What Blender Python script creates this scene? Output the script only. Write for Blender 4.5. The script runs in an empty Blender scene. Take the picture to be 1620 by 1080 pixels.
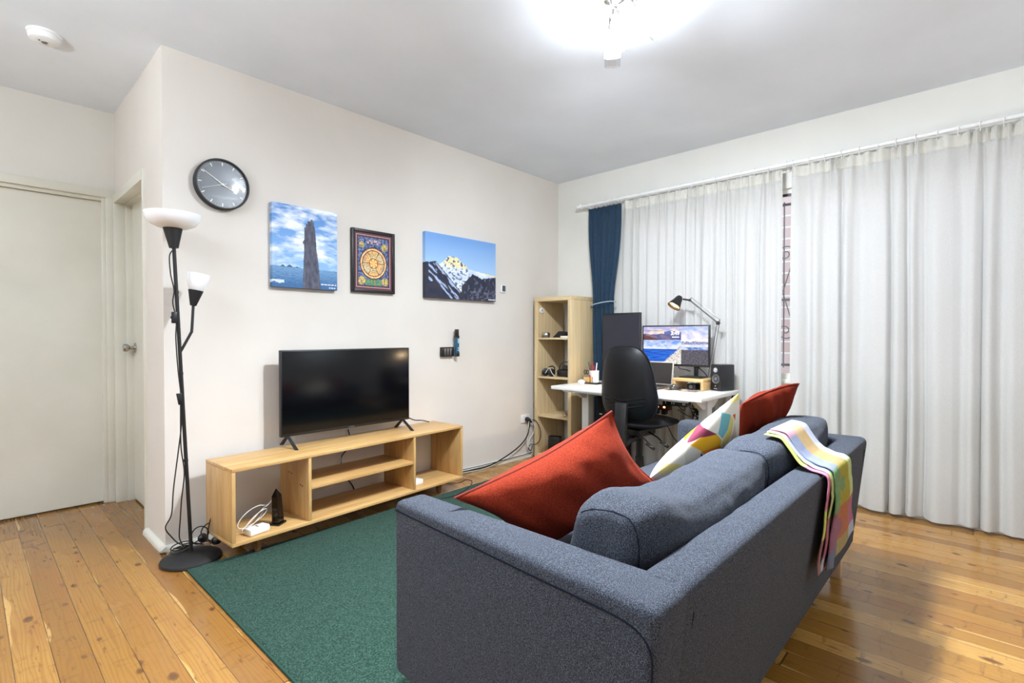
import bpy, bmesh, math, random
from mathutils import Vector, Matrix, noise
PI = math.pi
random.seed(7)
sc = bpy.context.scene
C = sc.collection

# ------------------------------------------------------------------ camera
cam_d = bpy.data.cameras.new('camera'); cam = bpy.data.objects.new('camera', cam_d); C.objects.link(cam)
cam_d.sensor_width = 36.0; cam_d.lens = 809.0245 / 1620 * 36.0; cam_d.clip_start = 0.02
cam.location = (-0.7038, -3.1013, 1.12)
yaw, pitch = 0.7498, 0.0127
fw = Vector((math.cos(yaw)*math.cos(pitch), math.sin(yaw)*math.cos(pitch), -math.sin(pitch)))
cam.rotation_euler = fw.to_track_quat('-Z', 'Y').to_euler()
sc.camera = cam

# ------------------------------------------------------------------ world, exposure
w = bpy.data.worlds.new('sky'); sc.world = w; w.use_nodes = True
bg = w.node_tree.nodes['Background']; bg.inputs[0].default_value = (0.72, 0.85, 1.0, 1); bg.inputs[1].default_value = 1.12
sc.view_settings.view_transform = 'Standard'; sc.view_settings.look = 'None'
sc.cycles.caustics_reflective = False; sc.cycles.caustics_refractive = False
sc.view_settings.gamma = 1.0; sc.view_settings.exposure = 1.11; sc.view_settings.use_curve_mapping = False
LAMP = 22.0        # emission of the four ceiling shades
HALL_FILL = 25.0        # emission of the unseen dome added to brighten the hall
SPOTS = 100.0       # watts of the bulb in each ceiling shade, shining out of its open end
REAR_FILL = 52.0       # watts of the unseen lamps added to brighten the ceiling

# ------------------------------------------------------------------ materials
def lin(c):
    return tuple(((x/255.0)/12.92 if x/255.0 <= 0.04045 else ((x/255.0+0.055)/1.055)**2.4) for x in c)
def mat(name, rgb=(128,128,128), rough=0.5, metal=0.0, spec=0.5, sheen=0.0, coat=0.0):
    m = bpy.data.materials.new(name); m.use_nodes = True
    b = m.node_tree.nodes['Principled BSDF']
    b.inputs['Base Color'].default_value = (*lin(rgb), 1); b.inputs['Roughness'].default_value = rough
    b.inputs['Metallic'].default_value = metal; b.inputs['Specular IOR Level'].default_value = spec
    b.inputs['Sheen Weight'].default_value = sheen; b.inputs['Coat Weight'].default_value = coat
    return m
class NT:
    def __init__(s, m): s.t = m.node_tree; s.b = s.t.nodes['Principled BSDF']; s.out = s.t.nodes['Material Output']
    def n(s, kind, **kw):
        x = s.t.nodes.new('ShaderNode'+kind)
        for k, v in kw.items():
            if k in x.inputs: x.inputs[k].default_value = v
            else: setattr(x, k, v)
        return x
    def l(s, a, b): s.t.links.new(a, b)
    def coord(s, scale=(1,1,1), out='Object', rot=(0,0,0)):
        c = s.n('TexCoord'); m = s.n('Mapping'); m.inputs['Scale'].default_value = scale; m.inputs['Rotation'].default_value = rot
        s.l(c.outputs[out], m.inputs[0]); return m.outputs[0]
    def math(s, op, a, b=None, c=None):
        x = s.n('Math', operation=op)
        for i, v in enumerate((a, b, c)):
            if v is None: continue
            if isinstance(v, (int, float)): x.inputs[i].default_value = v
            else: s.l(v, x.inputs[i])
        return x.outputs[0]
    def ramp(s, fac, stops, interp='LINEAR'):
        r = s.n('ValToRGB'); r.color_ramp.interpolation = interp
        e = r.color_ramp.elements
        while len(e) < len(stops): e.new(0.5)
        for i, (p, c) in enumerate(stops):
            e[i].position = p; e[i].color = (*lin(c), 1) if not isinstance(c, (int, float)) else (c, c, c, 1)
        s.l(fac, r.inputs[0]); return r.outputs[0]
    def mix(s, fac, a, b, mode='MIX'):
        x = s.n('Mix', data_type='RGBA', blend_type=mode)
        for i, v in ((0, fac), (6, a), (7, b)):
            if isinstance(v, (int, float)): x.inputs[i].default_value = v
            elif isinstance(v, tuple): x.inputs[i].default_value = (*v, 1) if len(v) == 3 else v
            else: s.l(v, x.inputs[i])
        return x.outputs[2]
    def noise(s, vec, scale=5, detail=3, rough=0.5, dist=0.0, out=0):
        x = s.n('TexNoise'); x.inputs['Scale'].default_value = scale; x.inputs['Detail'].default_value = detail
        x.inputs['Roughness'].default_value = rough; x.inputs['Distortion'].default_value = dist
        s.l(vec, x.inputs['Vector']); return x.outputs[out]
    def bump(s, h, strength=0.3, dist=0.002):
        x = s.n('Bump'); x.inputs['Strength'].default_value = strength; x.inputs['Distance'].default_value = dist
        s.l(h, x.inputs['Height']); s.l(x.outputs[0], s.b.inputs['Normal']); return x

def wall_mat(name, rgb, rough=0.85, b=0.15):
    m = mat(name, rgb, rough, spec=0.2); t = NT(m); v = t.coord()
    n1 = t.noise(v, 1.3, 4); n2 = t.noise(v, 160, 2)
    dark = tuple(int(x*0.965) for x in rgb)
    t.l(t.ramp(n1, [(0.35, dark), (0.65, rgb)]), t.b.inputs['Base Color'])
    t.bump(n2, b, 0.001); return m
M = {}
M['wall_beige'] = wall_mat('painted plaster beige', (224, 217, 209))
M['wall_white'] = wall_mat('painted plaster off white', (230, 228, 222))
M['wall_hall'] = wall_mat('painted plaster hall', (220, 216, 208))
M['ceiling'] = wall_mat('ceiling paint', (234, 240, 248), 0.9, 0.3)
M['door'] = mat('cream gloss enamel', (222, 219, 206), 0.32, coat=0.2)
t = NT(M['door']); v = t.coord(); t.l(t.ramp(t.noise(v, 2.2, 4), [(0.3, (214, 211, 197)), (0.7, (226, 223, 211))]), t.b.inputs['Base Color']); t.bump(t.noise(v, 40, 2), 0.12, 0.001)
M['trim'] = mat('white gloss trim', (226, 223, 212), 0.35)
M['white'] = mat('white plastic', (235, 235, 235), 0.35)
M['white_metal'] = mat('white powder coated steel', (225, 225, 225), 0.4)
M['black'] = mat('black plastic', (22, 22, 24), 0.4)
M['black_matte'] = mat('black matte metal', (20, 20, 22), 0.55)
M['black_gloss'] = mat('glossy black', (8, 8, 10), 0.12)
M['cable_black'] = mat('black cable', (15, 15, 15), 0.5)
M['cable_white'] = mat('white cable', (232, 230, 225), 0.5)
M['chrome'] = mat('brushed nickel', (180, 176, 170), 0.25, metal=1.0)
M['grey_metal'] = mat('grey metal', (120, 120, 122), 0.35, metal=0.8)

def floor_mat():
    m = mat('cypress floorboards', (190, 140, 80), 0.24, spec=0.5, coat=0.25); t = NT(m)
    m.node_tree.nodes['Principled BSDF'].inputs['Coat Roughness'].default_value = 0.12
    tc = t.n('TexCoord'); sp = t.n('SeparateXYZ'); t.l(tc.outputs['Object'], sp.inputs[0])
    W = 0.0985
    bx = t.math('DIVIDE', t.math('ADD', sp.outputs[0], 0.5+0.0985*60), W)
    bi = t.math('FLOOR', bx); bf = t.math('FRACT', bx)
    wn = t.n('TexWhiteNoise', noise_dimensions='1D'); t.l(bi, wn.inputs['W'])
    # joints along the board
    yy = t.math('DIVIDE', t.math('ADD', t.math('ADD', sp.outputs[1], 40), t.math('MULTIPLY', wn.outputs[0], 5.1)), 5.3)
    ji = t.math('FLOOR', yy); jf = t.math('FRACT', yy)
    idn = t.math('ADD', t.math('MULTIPLY', bi, 13.37), t.math('MULTIPLY', ji, 7.77))
    w2 = t.n('TexWhiteNoise', noise_dimensions='1D'); t.l(idn, w2.inputs['W'])
    base = t.ramp(w2.outputs[0], [(0.0, (134, 94, 38)), (0.3, (152, 109, 46)), (0.65, (170, 125, 55)), (1.0, (204, 158, 84))])
    # per-board shifted coordinates
    cx = t.n('CombineXYZ'); t.l(sp.outputs[0], cx.inputs[0]); t.l(t.math('ADD', sp.outputs[1], t.math('MULTIPLY', idn, 3.7)), cx.inputs[1]); t.l(t.math('MULTIPLY', idn, 1.9), cx.inputs[2])
    def mp(sx, sy, sz=1):
        q = t.n('Mapping'); q.inputs['Scale'].default_value = (sx, sy, sz); t.l(cx.outputs[0], q.inputs[0]); return q.outputs[0]
    fine = t.noise(mp(180, 4), 1, 3)
    rings = t.n('TexWave', wave_type='BANDS', bands_direction='X'); rings.inputs['Scale'].default_value = 1.0
    rings.inputs['Distortion'].default_value = 14; rings.inputs['Detail'].default_value = 2; rings.inputs['Detail Scale'].default_value = 0.9
    t.l(mp(24, 2.0), rings.inputs[0])
    col = t.mix(t.math('MULTIPLY', t.math('SUBTRACT', 1.0, fine), 0.5), base, (*lin((140, 88, 38)),), 'MIX')
    col = t.mix(t.math('MULTIPLY', t.math('POWER', rings.outputs[0], 3.0), 0.42), col, (*lin((128, 78, 32)),))
    # broad patches of darker heartwood and pale sapwood
    patch = t.noise(mp(7, 1.1), 1.0, 3, 0.6)
    col = t.mix(t.ramp(patch, [(0.50, 0.0), (0.72, 0.55)]), col, (*lin((150, 94, 44)),))
    sap = t.noise(mp(0.01, 1.6), 1.0, 2)
    edge = t.math('SUBTRACT', t.math('MULTIPLY', t.math('SUBTRACT', sap, 0.49), 1.1), bf)
    col = t.mix(t.ramp(t.math('MULTIPLY', edge, 1.0), [(0.0, 0.0), (0.03, 0.5)]), col, (*lin((220, 176, 106)),))
    # knots
    vo = t.n('TexVoronoi', feature='F1'); vo.inputs['Scale'].default_value = 1.0; vo.inputs['Randomness'].default_value = 1.0
    nz = t.noise(mp(20, 20), 1, 2, out=1)
    vv = t.n('VectorMath', operation='MULTIPLY_ADD'); t.l(nz, vv.inputs[0]); vv.inputs[1].default_value = (0.25, 0.25, 0); t.l(mp(17, 9.0, 0), vv.inputs[2])
    t.l(vv.outputs[0], vo.inputs['Vector'])
    sepc = t.n('SeparateColor'); t.l(vo.outputs['Color'], sepc.inputs[0])
    size = t.math('MULTIPLY', t.math('POWER', sepc.outputs[0], 2.4), 0.30)
    k = t.math('DIVIDE', vo.outputs['Distance'], t.math('ADD', size, 0.02))
    knot = t.ramp(k, [(0.0, 1.0), (0.55, 0.9), (0.85, 0.5), (1.15, 0.0)])
    gate = t.math('GREATER_THAN', sepc.outputs[1], 0.2)
    col = t.mix(t.math('MULTIPLY', t.math('MULTIPLY', knot, gate), 0.92), col, (*lin((66, 34, 14)),))
    halo = t.math('MULTIPLY', t.ramp(t.math('MULTIPLY', k, 0.35), [(0.2, 1.0), (1.0, 0.0)]), t.ramp(vo.outputs['Distance'], [(0.05, 1.0), (0.36, 0.0)]))
    # gum streaks
    st = t.noise(mp(55, 9), 1, 4, 0.7); col = t.mix(t.ramp(st, [(0.60, 0.0), (0.70, 0.75)]), col, (*lin((104, 60, 24)),))
    col = t.mix(t.math('MULTIPLY', t.math('MULTIPLY', halo, gate), 0.35), col, (*lin((120, 72, 30)),))
    sm = t.noise(mp(7, 34), 1, 3, 0.6, 0.8); col = t.mix(t.ramp(sm, [(0.60, 0.0), (0.72, 0.6)]), col, (*lin((112, 70, 32)),))
    gx = t.math('ABSOLUTE', t.math('SUBTRACT', bf, 0.5)); gap = t.math('GREATER_THAN', gx, 0.487)
    jx = t.math('ABSOLUTE', t.math('SUBTRACT', jf, 0.5)); gap2 = t.math('GREATER_THAN', jx, 0.4994)
    g = t.math('MAXIMUM', gap, gap2)
    col = t.mix(t.math('MULTIPLY', g, 0.8), col, (*lin((62, 36, 16)),))
    t.l(col, t.b.inputs['Base Color'])
    rr = t.noise(mp(5, 2), 1, 3); t.l(t.ramp(rr, [(0.3, 0.17), (0.7, 0.30)]), t.b.inputs['Roughness'])
    pass
    return m
M['floor'] = floor_mat()

def heather(name, dark, mid, light, scale=420, sheen=0.3):
    m = mat(name, mid, 0.95, spec=0.15, sheen=sheen); t = NT(m); v = t.coord()
    n1 = t.noise(v, scale, 2, 0.7); n2 = t.noise(v, scale*0.45, 2, 0.6)
    f = t.math('ADD', t.math('MULTIPLY', n1, 0.6), t.math('MULTIPLY', n2, 0.4))
    t.l(t.ramp(f, [(0.38, dark), (0.5, mid), (0.62, light)]), t.b.inputs['Base Color'])
    t.bump(f, 0.5, 0.002); return m
M['sofa'] = heather('blue grey heathered upholstery', (20, 22, 28), (48, 52, 62), (108, 113, 124), 900, 0.05)
M['piping'] = mat('dark seam', (28, 33, 44), 0.9, spec=0.1)
M['red'] = heather('rust red cotton', (104, 28, 15), (136, 44, 24), (156, 60, 34), 700, 0.0)
M['red_dark'] = heather('brick red cotton', (88, 26, 12), (114, 34, 15), (126, 42, 20), 700, 0.0)
M['red_seam'] = mat('red seam', (130, 38, 24), 0.9)
M['rug'] = heather('green wool pile', (14, 36, 29), (35, 60, 50), (66, 93, 81), 300, 0.05)
M['curtain_blue'] = heather('petrol blue curtain cloth', (28, 44, 60), (42, 62, 82), (58, 80, 102), 600, 0.05)
M['chair_fabric'] = heather('black office fabric', (9, 10, 13), (16, 17, 22), (26, 27, 33), 500, 0.1)

def wood(name, base, dark, light, sx=(3, 40, 40), rough=0.5, wave=6, ang=(0,0,0), amt=0.35, coat=0.0):
    m = mat(name, base, rough, coat=coat); t = NT(m); v = t.coord(sx, rot=ang)
    n1 = t.noise(v, 1.0, 4, 0.6, 0.6); v2 = t.coord(); n2 = t.noise(v2, 3.0, 3)
    col = t.ramp(n1, [(0.3, dark), (0.5, base), (0.72, light)])
    col = t.mix(t.math('MULTIPLY', n2, amt), col, (*lin(dark),))
    vf = t.coord(tuple(x*4 for x in sx), rot=ang); nf = t.noise(vf, 1.0, 2)
    col = t.mix(t.ramp(nf, [(0.5, 0.0), (0.75, 0.3)]), col, (*lin(dark),))
    t.l(col, t.b.inputs['Base Color']); t.bump(nf, 0.08, 0.001); return m
M['ply'] = wood('birch plywood', (204, 164, 106), (182, 138, 82), (220, 182, 126), (2.2, 26, 26), 0.45, coat=0.1)
M['ply_v'] = wood('birch plywood upright', (200, 160, 102), (178, 134, 80), (216, 178, 122), (22, 22, 2.5), 0.45, coat=0.1)
M['oak'] = wood('pale oak veneer upright', (214, 190, 148), (196, 170, 126), (226, 205, 166), (55, 55, 1.6), 0.5, amt=0.2)
M['oak_h'] = wood('pale oak veneer shelf', (214, 190, 148), (196, 170, 126), (226, 205, 166), (55, 1.6, 55), 0.5, amt=0.2)
M['oak_leg'] = wood('turned oak leg', (148, 96, 52), (112, 68, 34), (172, 118, 68), (40, 40, 4), 0.5)
M['bamboo'] = wood('bamboo', (214, 176, 120), (196, 156, 100), (228, 192, 140), (50, 4, 50), 0.4)
M['leg_pale'] = wood('pale birch leg', (208, 176, 146), (190, 156, 124), (220, 190, 160), (40, 40, 4), 0.5)

def attr_mat(name, rough=0.6, emit=0.0, weave=0.0, coat=0.0, sheen=0.0):
    m = mat(name, (200,200,200), rough, spec=0.3, coat=coat, sheen=sheen); t = NT(m)
    a = t.n('Attribute', attribute_name='Col')
    if emit:
        t.b.inputs['Base Color'].default_value = (0.01,0.01,0.01,1)
        t.l(a.outputs[0], t.b.inputs['Emission Color']); t.b.inputs['Emission Strength'].default_value = emit
    else: t.l(a.outputs[0], t.b.inputs['Base Color'])
    if weave: t.bump(t.noise(t.coord(), 700, 2), weave, 0.001)
    return m
M['print'] = attr_mat('printed canvas', 0.6, weave=0.15)
M['poster'] = attr_mat('poster behind acrylic', 0.3, coat=0.4)
M['pattern'] = attr_mat('patterned cotton', 0.85, weave=0.4)
M['plaid'] = attr_mat('plaid wool', 0.95, weave=0.9, sheen=0.0)
M['screen_on'] = attr_mat('lit display', 0.2, emit=0.52)
M['screen_text'] = mat('lit digits', (255,255,255), 0.5); M['screen_text'].node_tree.nodes['Principled BSDF'].inputs['Emission Color'].default_value=(1,1,1,1); M['screen_text'].node_tree.nodes['Principled BSDF'].inputs['Emission Strength'].default_value=0.75
M['screen_off'] = mat('dark glass panel', (6, 7, 11), 0.2, spec=0.3)
M['screen_matte'] = mat('matte dark display', (30, 31, 44), 0.38, spec=0.6)

def emit(name, rgb, s):
    m = bpy.data.materials.new(name); m.use_nodes = True; b = m.node_tree.nodes['Principled BSDF']
    b.inputs['Base Color'].default_value = (*rgb, 1); b.inputs['Emission Color'].default_value = (*rgb, 1); b.inputs['Emission Strength'].default_value = s; return m
M['lamp_glow'] = emit('lit frosted glass', (0.86, 0.93, 1.0), LAMP)
M['fill_dome_glow'] = emit('added fill dome', (0.84, 0.93, 1.0), HALL_FILL)
M['bulb_warm'] = emit('warm bulb', (1.0, 0.66, 0.32), 55.0)
M['amber_led'] = emit('amber indicator', (1.0, 0.42, 0.18), 3.5)
def glassy(name, tint=(1,1,1), refl=0.08, rough=0.02):
    m = bpy.data.materials.new(name); m.use_nodes = True; nt = m.node_tree; nt.nodes.clear()
    o = nt.nodes.new('ShaderNodeOutputMaterial'); mx = nt.nodes.new('ShaderNodeMixShader'); tr = nt.nodes.new('ShaderNodeBsdfTransparent'); g = nt.nodes.new('ShaderNodeBsdfGlossy')
    tr.inputs[0].default_value = (*tint, 1); g.inputs['Roughness'].default_value = rough; mx.inputs[0].default_value = refl
    nt.links.new(tr.outputs[0], mx.inputs[1]); nt.links.new(g.outputs[0], mx.inputs[2]); nt.links.new(mx.outputs[0], o.inputs[0]); return m
M['glass'] = glassy('clear window glass', (0.97, 0.98, 0.98), 0.06)
M['shade_clear'] = glassy('clear glass rim', (0.86, 0.87, 0.88), 0.14, 0.1)
M['opal'] = mat('opal white glass', (248, 249, 252), 0.25); _b = M['opal'].node_tree.nodes['Principled BSDF']; _b.inputs['Subsurface Weight'].default_value = 0.0
def sheer():
    m = bpy.data.materials.new('sheer voile'); m.use_nodes = True; nt = m.node_tree; nt.nodes.clear(); N = nt.nodes.new; L = nt.links.new
    o = N('ShaderNodeOutputMaterial'); d = N('ShaderNodeBsdfDiffuse'); tl = N('ShaderNodeBsdfTranslucent'); tr = N('ShaderNodeBsdfTransparent')
    a = N('ShaderNodeMixShader'); b = N('ShaderNodeMixShader'); a.inputs[0].default_value = 0.38
    tc = N('ShaderNodeTexCoord'); mp = N('ShaderNodeMapping'); mp.inputs['Scale'].default_value = (60, 500, 60); n = N('ShaderNodeTexNoise'); n.inputs['Scale'].default_value = 1; n.inputs['Detail'].default_value = 2
    mp2 = N('ShaderNodeMapping'); mp2.inputs['Scale'].default_value = (500, 30, 500); n2 = N('ShaderNodeTexNoise'); n2.inputs['Scale'].default_value = 1
    L(tc.outputs['Object'], mp.inputs[0]); L(mp.outputs[0], n.inputs[0]); L(tc.outputs['Object'], mp2.inputs[0]); L(mp2.outputs[0], n2.inputs[0])
    ad = N('ShaderNodeMath'); ad.operation = 'MULTIPLY'; L(n.outputs[0], ad.inputs[0]); L(n2.outputs[0], ad.inputs[1])
    r = N('ShaderNodeMapRange'); r.inputs[1].default_value = 0.1; r.inputs[2].default_value = 0.4; r.inputs[3].default_value = 0.01; r.inputs[4].default_value = 0.10; L(ad.outputs[0], r.inputs[0])
    d.inputs[0].default_value = (*lin((230, 229, 225)), 1); tl.inputs[0].default_value = (*lin((208, 210, 211)), 1)
    L(d.outputs[0], a.inputs[1]); L(tl.outputs[0], a.inputs[2]); L(r.outputs[0], b.inputs[0]); L(a.outputs[0], b.inputs[1]); L(tr.outputs[0], b.inputs[2]); L(b.outputs[0], o.inputs[0]); return m
M['sheer'] = sheer()
M['tape'] = mat('cream heading tape', (206, 204, 196), 0.9, spec=0.1)
def brick():
    m = mat('outdoor brick', (170, 140, 130), 0.9); t = NT(m); b = t.n('TexBrick'); b.inputs['Scale'].default_value = 1
    b.inputs['Color1'].default_value = (*lin((220, 186, 178)), 1); b.inputs['Color2'].default_value = (*lin((232, 204, 196)), 1); b.inputs['Mortar'].default_value = (*lin((252, 249, 244)), 1)
    b.inputs['Brick Width'].default_value = 0.29; b.inputs['Row Height'].default_value = 0.118; b.inputs['Mortar Size'].default_value = 0.008
    c = t.n('TexCoord'); s = t.n('SeparateXYZ'); cb = t.n('CombineXYZ'); t.l(c.outputs['Object'], s.inputs[0]); t.l(s.outputs[1], cb.inputs[0]); t.l(s.outputs[2], cb.inputs[1]); t.l(cb.outputs[0], b.inputs[0])
    t.l(b.outputs[0], t.b.inputs['Base Color']); return m
M['brick'] = brick()

# ------------------------------------------------------------------ mesh helpers
class MB:
    def __init__(s): s.b = bmesh.new()
    def box(s, lo, hi, bev=0.0, seg=2, rot=None, piv=None):
        r = bmesh.ops.create_cube(s.b, size=1.0); vs = r['verts']
        c = [(lo[i]+hi[i])/2 for i in range(3)]; d = [abs(hi[i]-lo[i]) for i in range(3)]
        for v in vs: v.co = Vector((v.co.x*d[0]+c[0], v.co.y*d[1]+c[1], v.co.z*d[2]+c[2]))
        if bev > 0:
            es = list({e for v in vs for e in v.link_edges})
            q = bmesh.ops.bevel(s.b, geom=es, offset=min(bev, min(d)*0.49), segments=seg, affect='EDGES', profile=0.5)
            vs = list({v for f in q['faces'] for v in f.verts} | {v for v in vs if v.is_valid})
        if rot:
            bmesh.ops.rotate(s.b, verts=vs, cent=piv or c, matrix=rot)
        return vs
    def hexa(s, cs, bev=0.0, seg=3):
        # cs: 4 bottom corners then 4 top corners, both counter-clockwise
        vs = [s.b.verts.new(Vector(c)) for c in cs]
        for f in ((3,2,1,0), (4,5,6,7), (0,1,5,4), (1,2,6,5), (2,3,7,6), (3,0,4,7)): s.b.faces.new([vs[i] for i in f])
        if bev:
            es = list({e for v in vs for e in v.link_edges}); bmesh.ops.bevel(s.b, geom=es, offset=bev, segments=seg, affect='EDGES', profile=0.5)
    def tube(s, pts, r, n=8, closed=False, cap=True):
        pts = [Vector(p) for p in pts]; m = len(pts); R = r if isinstance(r, (list, tuple)) else [r]*m
        rings = []; up = None
        for i, p in enumerate(pts):
            a = pts[(i-1) % m] if (closed or i > 0) else p; b = pts[(i+1) % m] if (closed or i < m-1) else p
            d = (b-a); d = d.normalized() if d.length > 1e-9 else Vector((0,0,1))
            if up is None: up = Vector((0,0,1)) if abs(d.z) < 0.9 else Vector((1,0,0))
            x = d.cross(up)
            if x.length < 1e-6: x = d.cross(Vector((0.3,1,0.2)))
            x.normalize(); y = x.cross(d).normalized(); up = y
            rings.append([s.b.verts.new(p + (x*math.cos(2*PI*k/n)+y*math.sin(2*PI*k/n))*R[i]) for k in range(n)])
        for i in range(m if closed else m-1):
            A, B = rings[i], rings[(i+1) % m]
            for k in range(n): s.b.faces.new((A[k], A[(k+1)%n], B[(k+1)%n], B[k]))
        if cap and not closed:
            s.b.faces.new(rings[0][::-1]); s.b.faces.new(rings[-1])
    def lathe(s, prof, base=(0,0,0), axis=(0,0,1), n=32, cap=True):
        q = Vector((0,0,1)).rotation_difference(Vector(axis).normalized()); base = Vector(base); rings = []
        for r, z in prof:
            if r < 1e-6: rings.append([s.b.verts.new(base + q @ Vector((0,0,z)))])
            else: rings.append([s.b.verts.new(base + q @ Vector((r*math.cos(2*PI*k/n), r*math.sin(2*PI*k/n), z))) for k in range(n)])
        for A, B in zip(rings, rings[1:]):
            if len(A) == 1 and len(B) == 1: continue
            for k in range(n):
                if len(A) == 1: s.b.faces.new((A[0], B[(k+1)%n], B[k])) if True else None
                elif len(B) == 1: s.b.faces.new((A[k], A[(k+1)%n], B[0]))
                else: s.b.faces.new((A[k], A[(k+1)%n], B[(k+1)%n], B[k]))
        if cap:
            if len(rings[0]) > 1: s.b.faces.new(rings[0][::-1])
            if len(rings[-1]) > 1: s.b.faces.new(rings[-1])
    def grid(s, fn, nu, nv, col=None, wrapu=False):
        if col and s.b.verts.layers.float_color.get('Col') is None: s.b.verts.layers.float_color.new('Col')
        g = [[s.b.verts.new(Vector(fn(i/nu, j/nv))) for j in range(nv+1)] for i in range(nu if wrapu else nu+1)]
        if col:
            cl = s.b.verts.layers.float_color['Col']
            for i, row in enumerate(g):
                for j, v in enumerate(row): c = col(i/nu, j/nv); v[cl] = (*c, 1)
        for i in range(nu):
            for j in range(nv):
                a, b = g[i], g[(i+1) % len(g)]
                s.b.faces.new((a[j], b[j], b[j+1], a[j+1]))
        return g
    def poly(s, pts, thick, normal):
        nrm = Vector(normal)*thick; A = [s.b.verts.new(Vector(p)) for p in pts]; B = [s.b.verts.new(Vector(p)+nrm) for p in pts]
        s.b.faces.new(A[::-1]); s.b.faces.new(B); m = len(pts)
        for i in range(m): s.b.faces.new((A[i], A[(i+1)%m], B[(i+1)%m], B[i]))
    def build(s, name, material, parent=None, world=True, smooth=35, recalc=True):
        if recalc: bmesh.ops.recalc_face_normals(s.b, faces=s.b.faces)
        me = bpy.data.meshes.new(name); s.b.to_mesh(me); s.b.free()
        root = parent
        while root is not None and root.parent is not None: root = root.parent
        if world and root is not None:
            Mx = Matrix.Translation(root.location) @ root.rotation_euler.to_matrix().to_4x4(); me.transform(Mx.inverted())
        me.materials.append(material)
        if smooth:
            me.shade_smooth(); me.set_sharp_from_angle(angle=math.radians(smooth))
        o = bpy.data.objects.new(name, me); C.objects.link(o); o.parent = parent
        return o
def thing(name, label, cat, loc=(0,0,0), rz=0.0, group=None):
    o = bpy.data.objects.new(name, None); C.objects.link(o); o.empty_display_size = 0.05
    o.location = loc; o.rotation_euler = (0,0,rz); o['label'] = label; o['category'] = cat
    if group: o['group'] = group
    return o
def tag(o, label, cat, group=None):
    o['label'] = label; o['category'] = cat
    if group: o['group'] = group
    return o
def struct(o): o['kind'] = 'structure'; return o
def centre(o):
    # put the origin of a world-built single mesh at its base
    me = o.data; xs = [v.co for v in me.vertices]
    c = Vector(((min(v.x for v in xs)+max(v.x for v in xs))/2, (min(v.y for v in xs)+max(v.y for v in xs))/2, min(v.z for v in xs)))
    me.transform(Matrix.Translation(-c)); o.location = c; return o
def smooth_path(pts, sub=6):
    P = [Vector(p) for p in pts]; out = []
    for i in range(len(P)-1):
        a = P[max(i-1,0)]; b = P[i]; c = P[i+1]; d = P[min(i+2, len(P)-1)]
        for k in range(sub):
            t = k/sub; out.append(0.5*((2*b)+(c-a)*t+(2*a-5*b+4*c-d)*t*t+(3*b-a-3*c+d)*t**3))
    out.append(P[-1]); return out
def cable(name, pts, r, m, label, cat='cable', group=None, sub=6):
    mb = MB(); mb.tube(smooth_path(pts, sub), r, 6); o = mb.build(name, m); centre(o); return tag(o, label, cat, group)

# ------------------------------------------------------------------ room shell
H = 2.60; XE = 3.29; YH = 1.205; XW = -2.9; YS = -5.8; TH = 0.12
def sbox(name, parts, m, parent=None, bev=0.0):
    mb = MB()
    for lo, hi in parts: mb.box(lo, hi, bev)
    return struct(mb.build(name, m, parent))
sbox('floor', [((XW-TH, YS-TH, -0.1), (XE+TH, YH+TH, 0))], M['floor'])
sbox('ceiling', [((XW-TH, YS-TH, H), (XE+TH, YH+TH, H+0.1))], M['ceiling'])
sbox('wall_north', [((0.0, 0, 0), (XE+TH, TH, H))], M['wall_beige'])
WY0, WY1, WZ0, WZ1 = -4.25, -0.80, 0.80, 2.16
sbox('wall_east', [((XE, YS-TH, 0), (XE+TH, 0, WZ0)), ((XE, YS-TH, WZ1), (XE+TH, 0, H)), ((XE, WY1, WZ0), (XE+TH, 0, WZ1)), ((XE, YS-TH, WZ0), (XE+TH, WY0, WZ1))], M['wall_white'])
D2a, D2b, DZ = 0.385, 1.15, 2.025
sbox('wall_return', [((0.0, TH, 0), (TH, D2a, H)), ((0.0, D2a, DZ), (TH, YH, H)), ((0.0, D2b+0.035, 0), (TH, YH, DZ)), ((TH, TH, 0), (TH+0.03, YH, H))], M['wall_beige'])  # last panel is added behind the door leaf to stop light leaking in
D1a, D1b, D1Z = -0.895, -0.072, 2.005
sbox('wall_hall', [((D1b+0.03, YH, 0), (TH+0.03, YH+TH, H)), ((D1a-0.03, YH, D1Z+0.03), (D1b+0.03, YH+TH, H)), ((XW-TH, YH, 0), (D1a-0.03, YH+TH, H)), ((D1a-0.2, YH+TH, 0), (TH, YH+TH+0.03, H))], M['wall_hall'])  # last slab is an unseen backing, added to keep outside light off the doorway
sbox('wall_west', [((XW-TH, YS, 0), (XW, YH, H))], M['wall_beige'])
RW0, RW1 = -2.2, 0.6
sbox('wall_south', [((XW-TH, YS-TH, 0), (XE, YS, 0.9)), ((XW-TH, YS-TH, 2.15), (XE, YS, H)), ((XW-TH, YS-TH, 0.9), (RW0, YS, 2.15)), ((RW1, YS-TH, 0.9), (XE, YS, 2.15))], M['wall_white'])
# rear window, unseen, added to let in more light
f = sbox('fill_window', [((RW0, YS-0.09, 0.9), (RW0+0.05, YS-0.03, 2.15)), ((RW1-0.05, YS-0.09, 0.9), (RW1, YS-0.03, 2.15)), ((RW0, YS-0.09, 0.9), (RW1, YS-0.03, 0.95)), ((RW0, YS-0.09, 2.1), (RW1, YS-0.03, 2.15)), ((-0.83, YS-0.09, 0.9), (-0.77, YS-0.03, 2.15))], M['trim'])
mb = MB(); mb.box((RW0+.04, YS-0.065, 0.94), (RW1-.04, YS-0.06, 2.11)); mb.build('pane', M['glass'], f)
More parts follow.
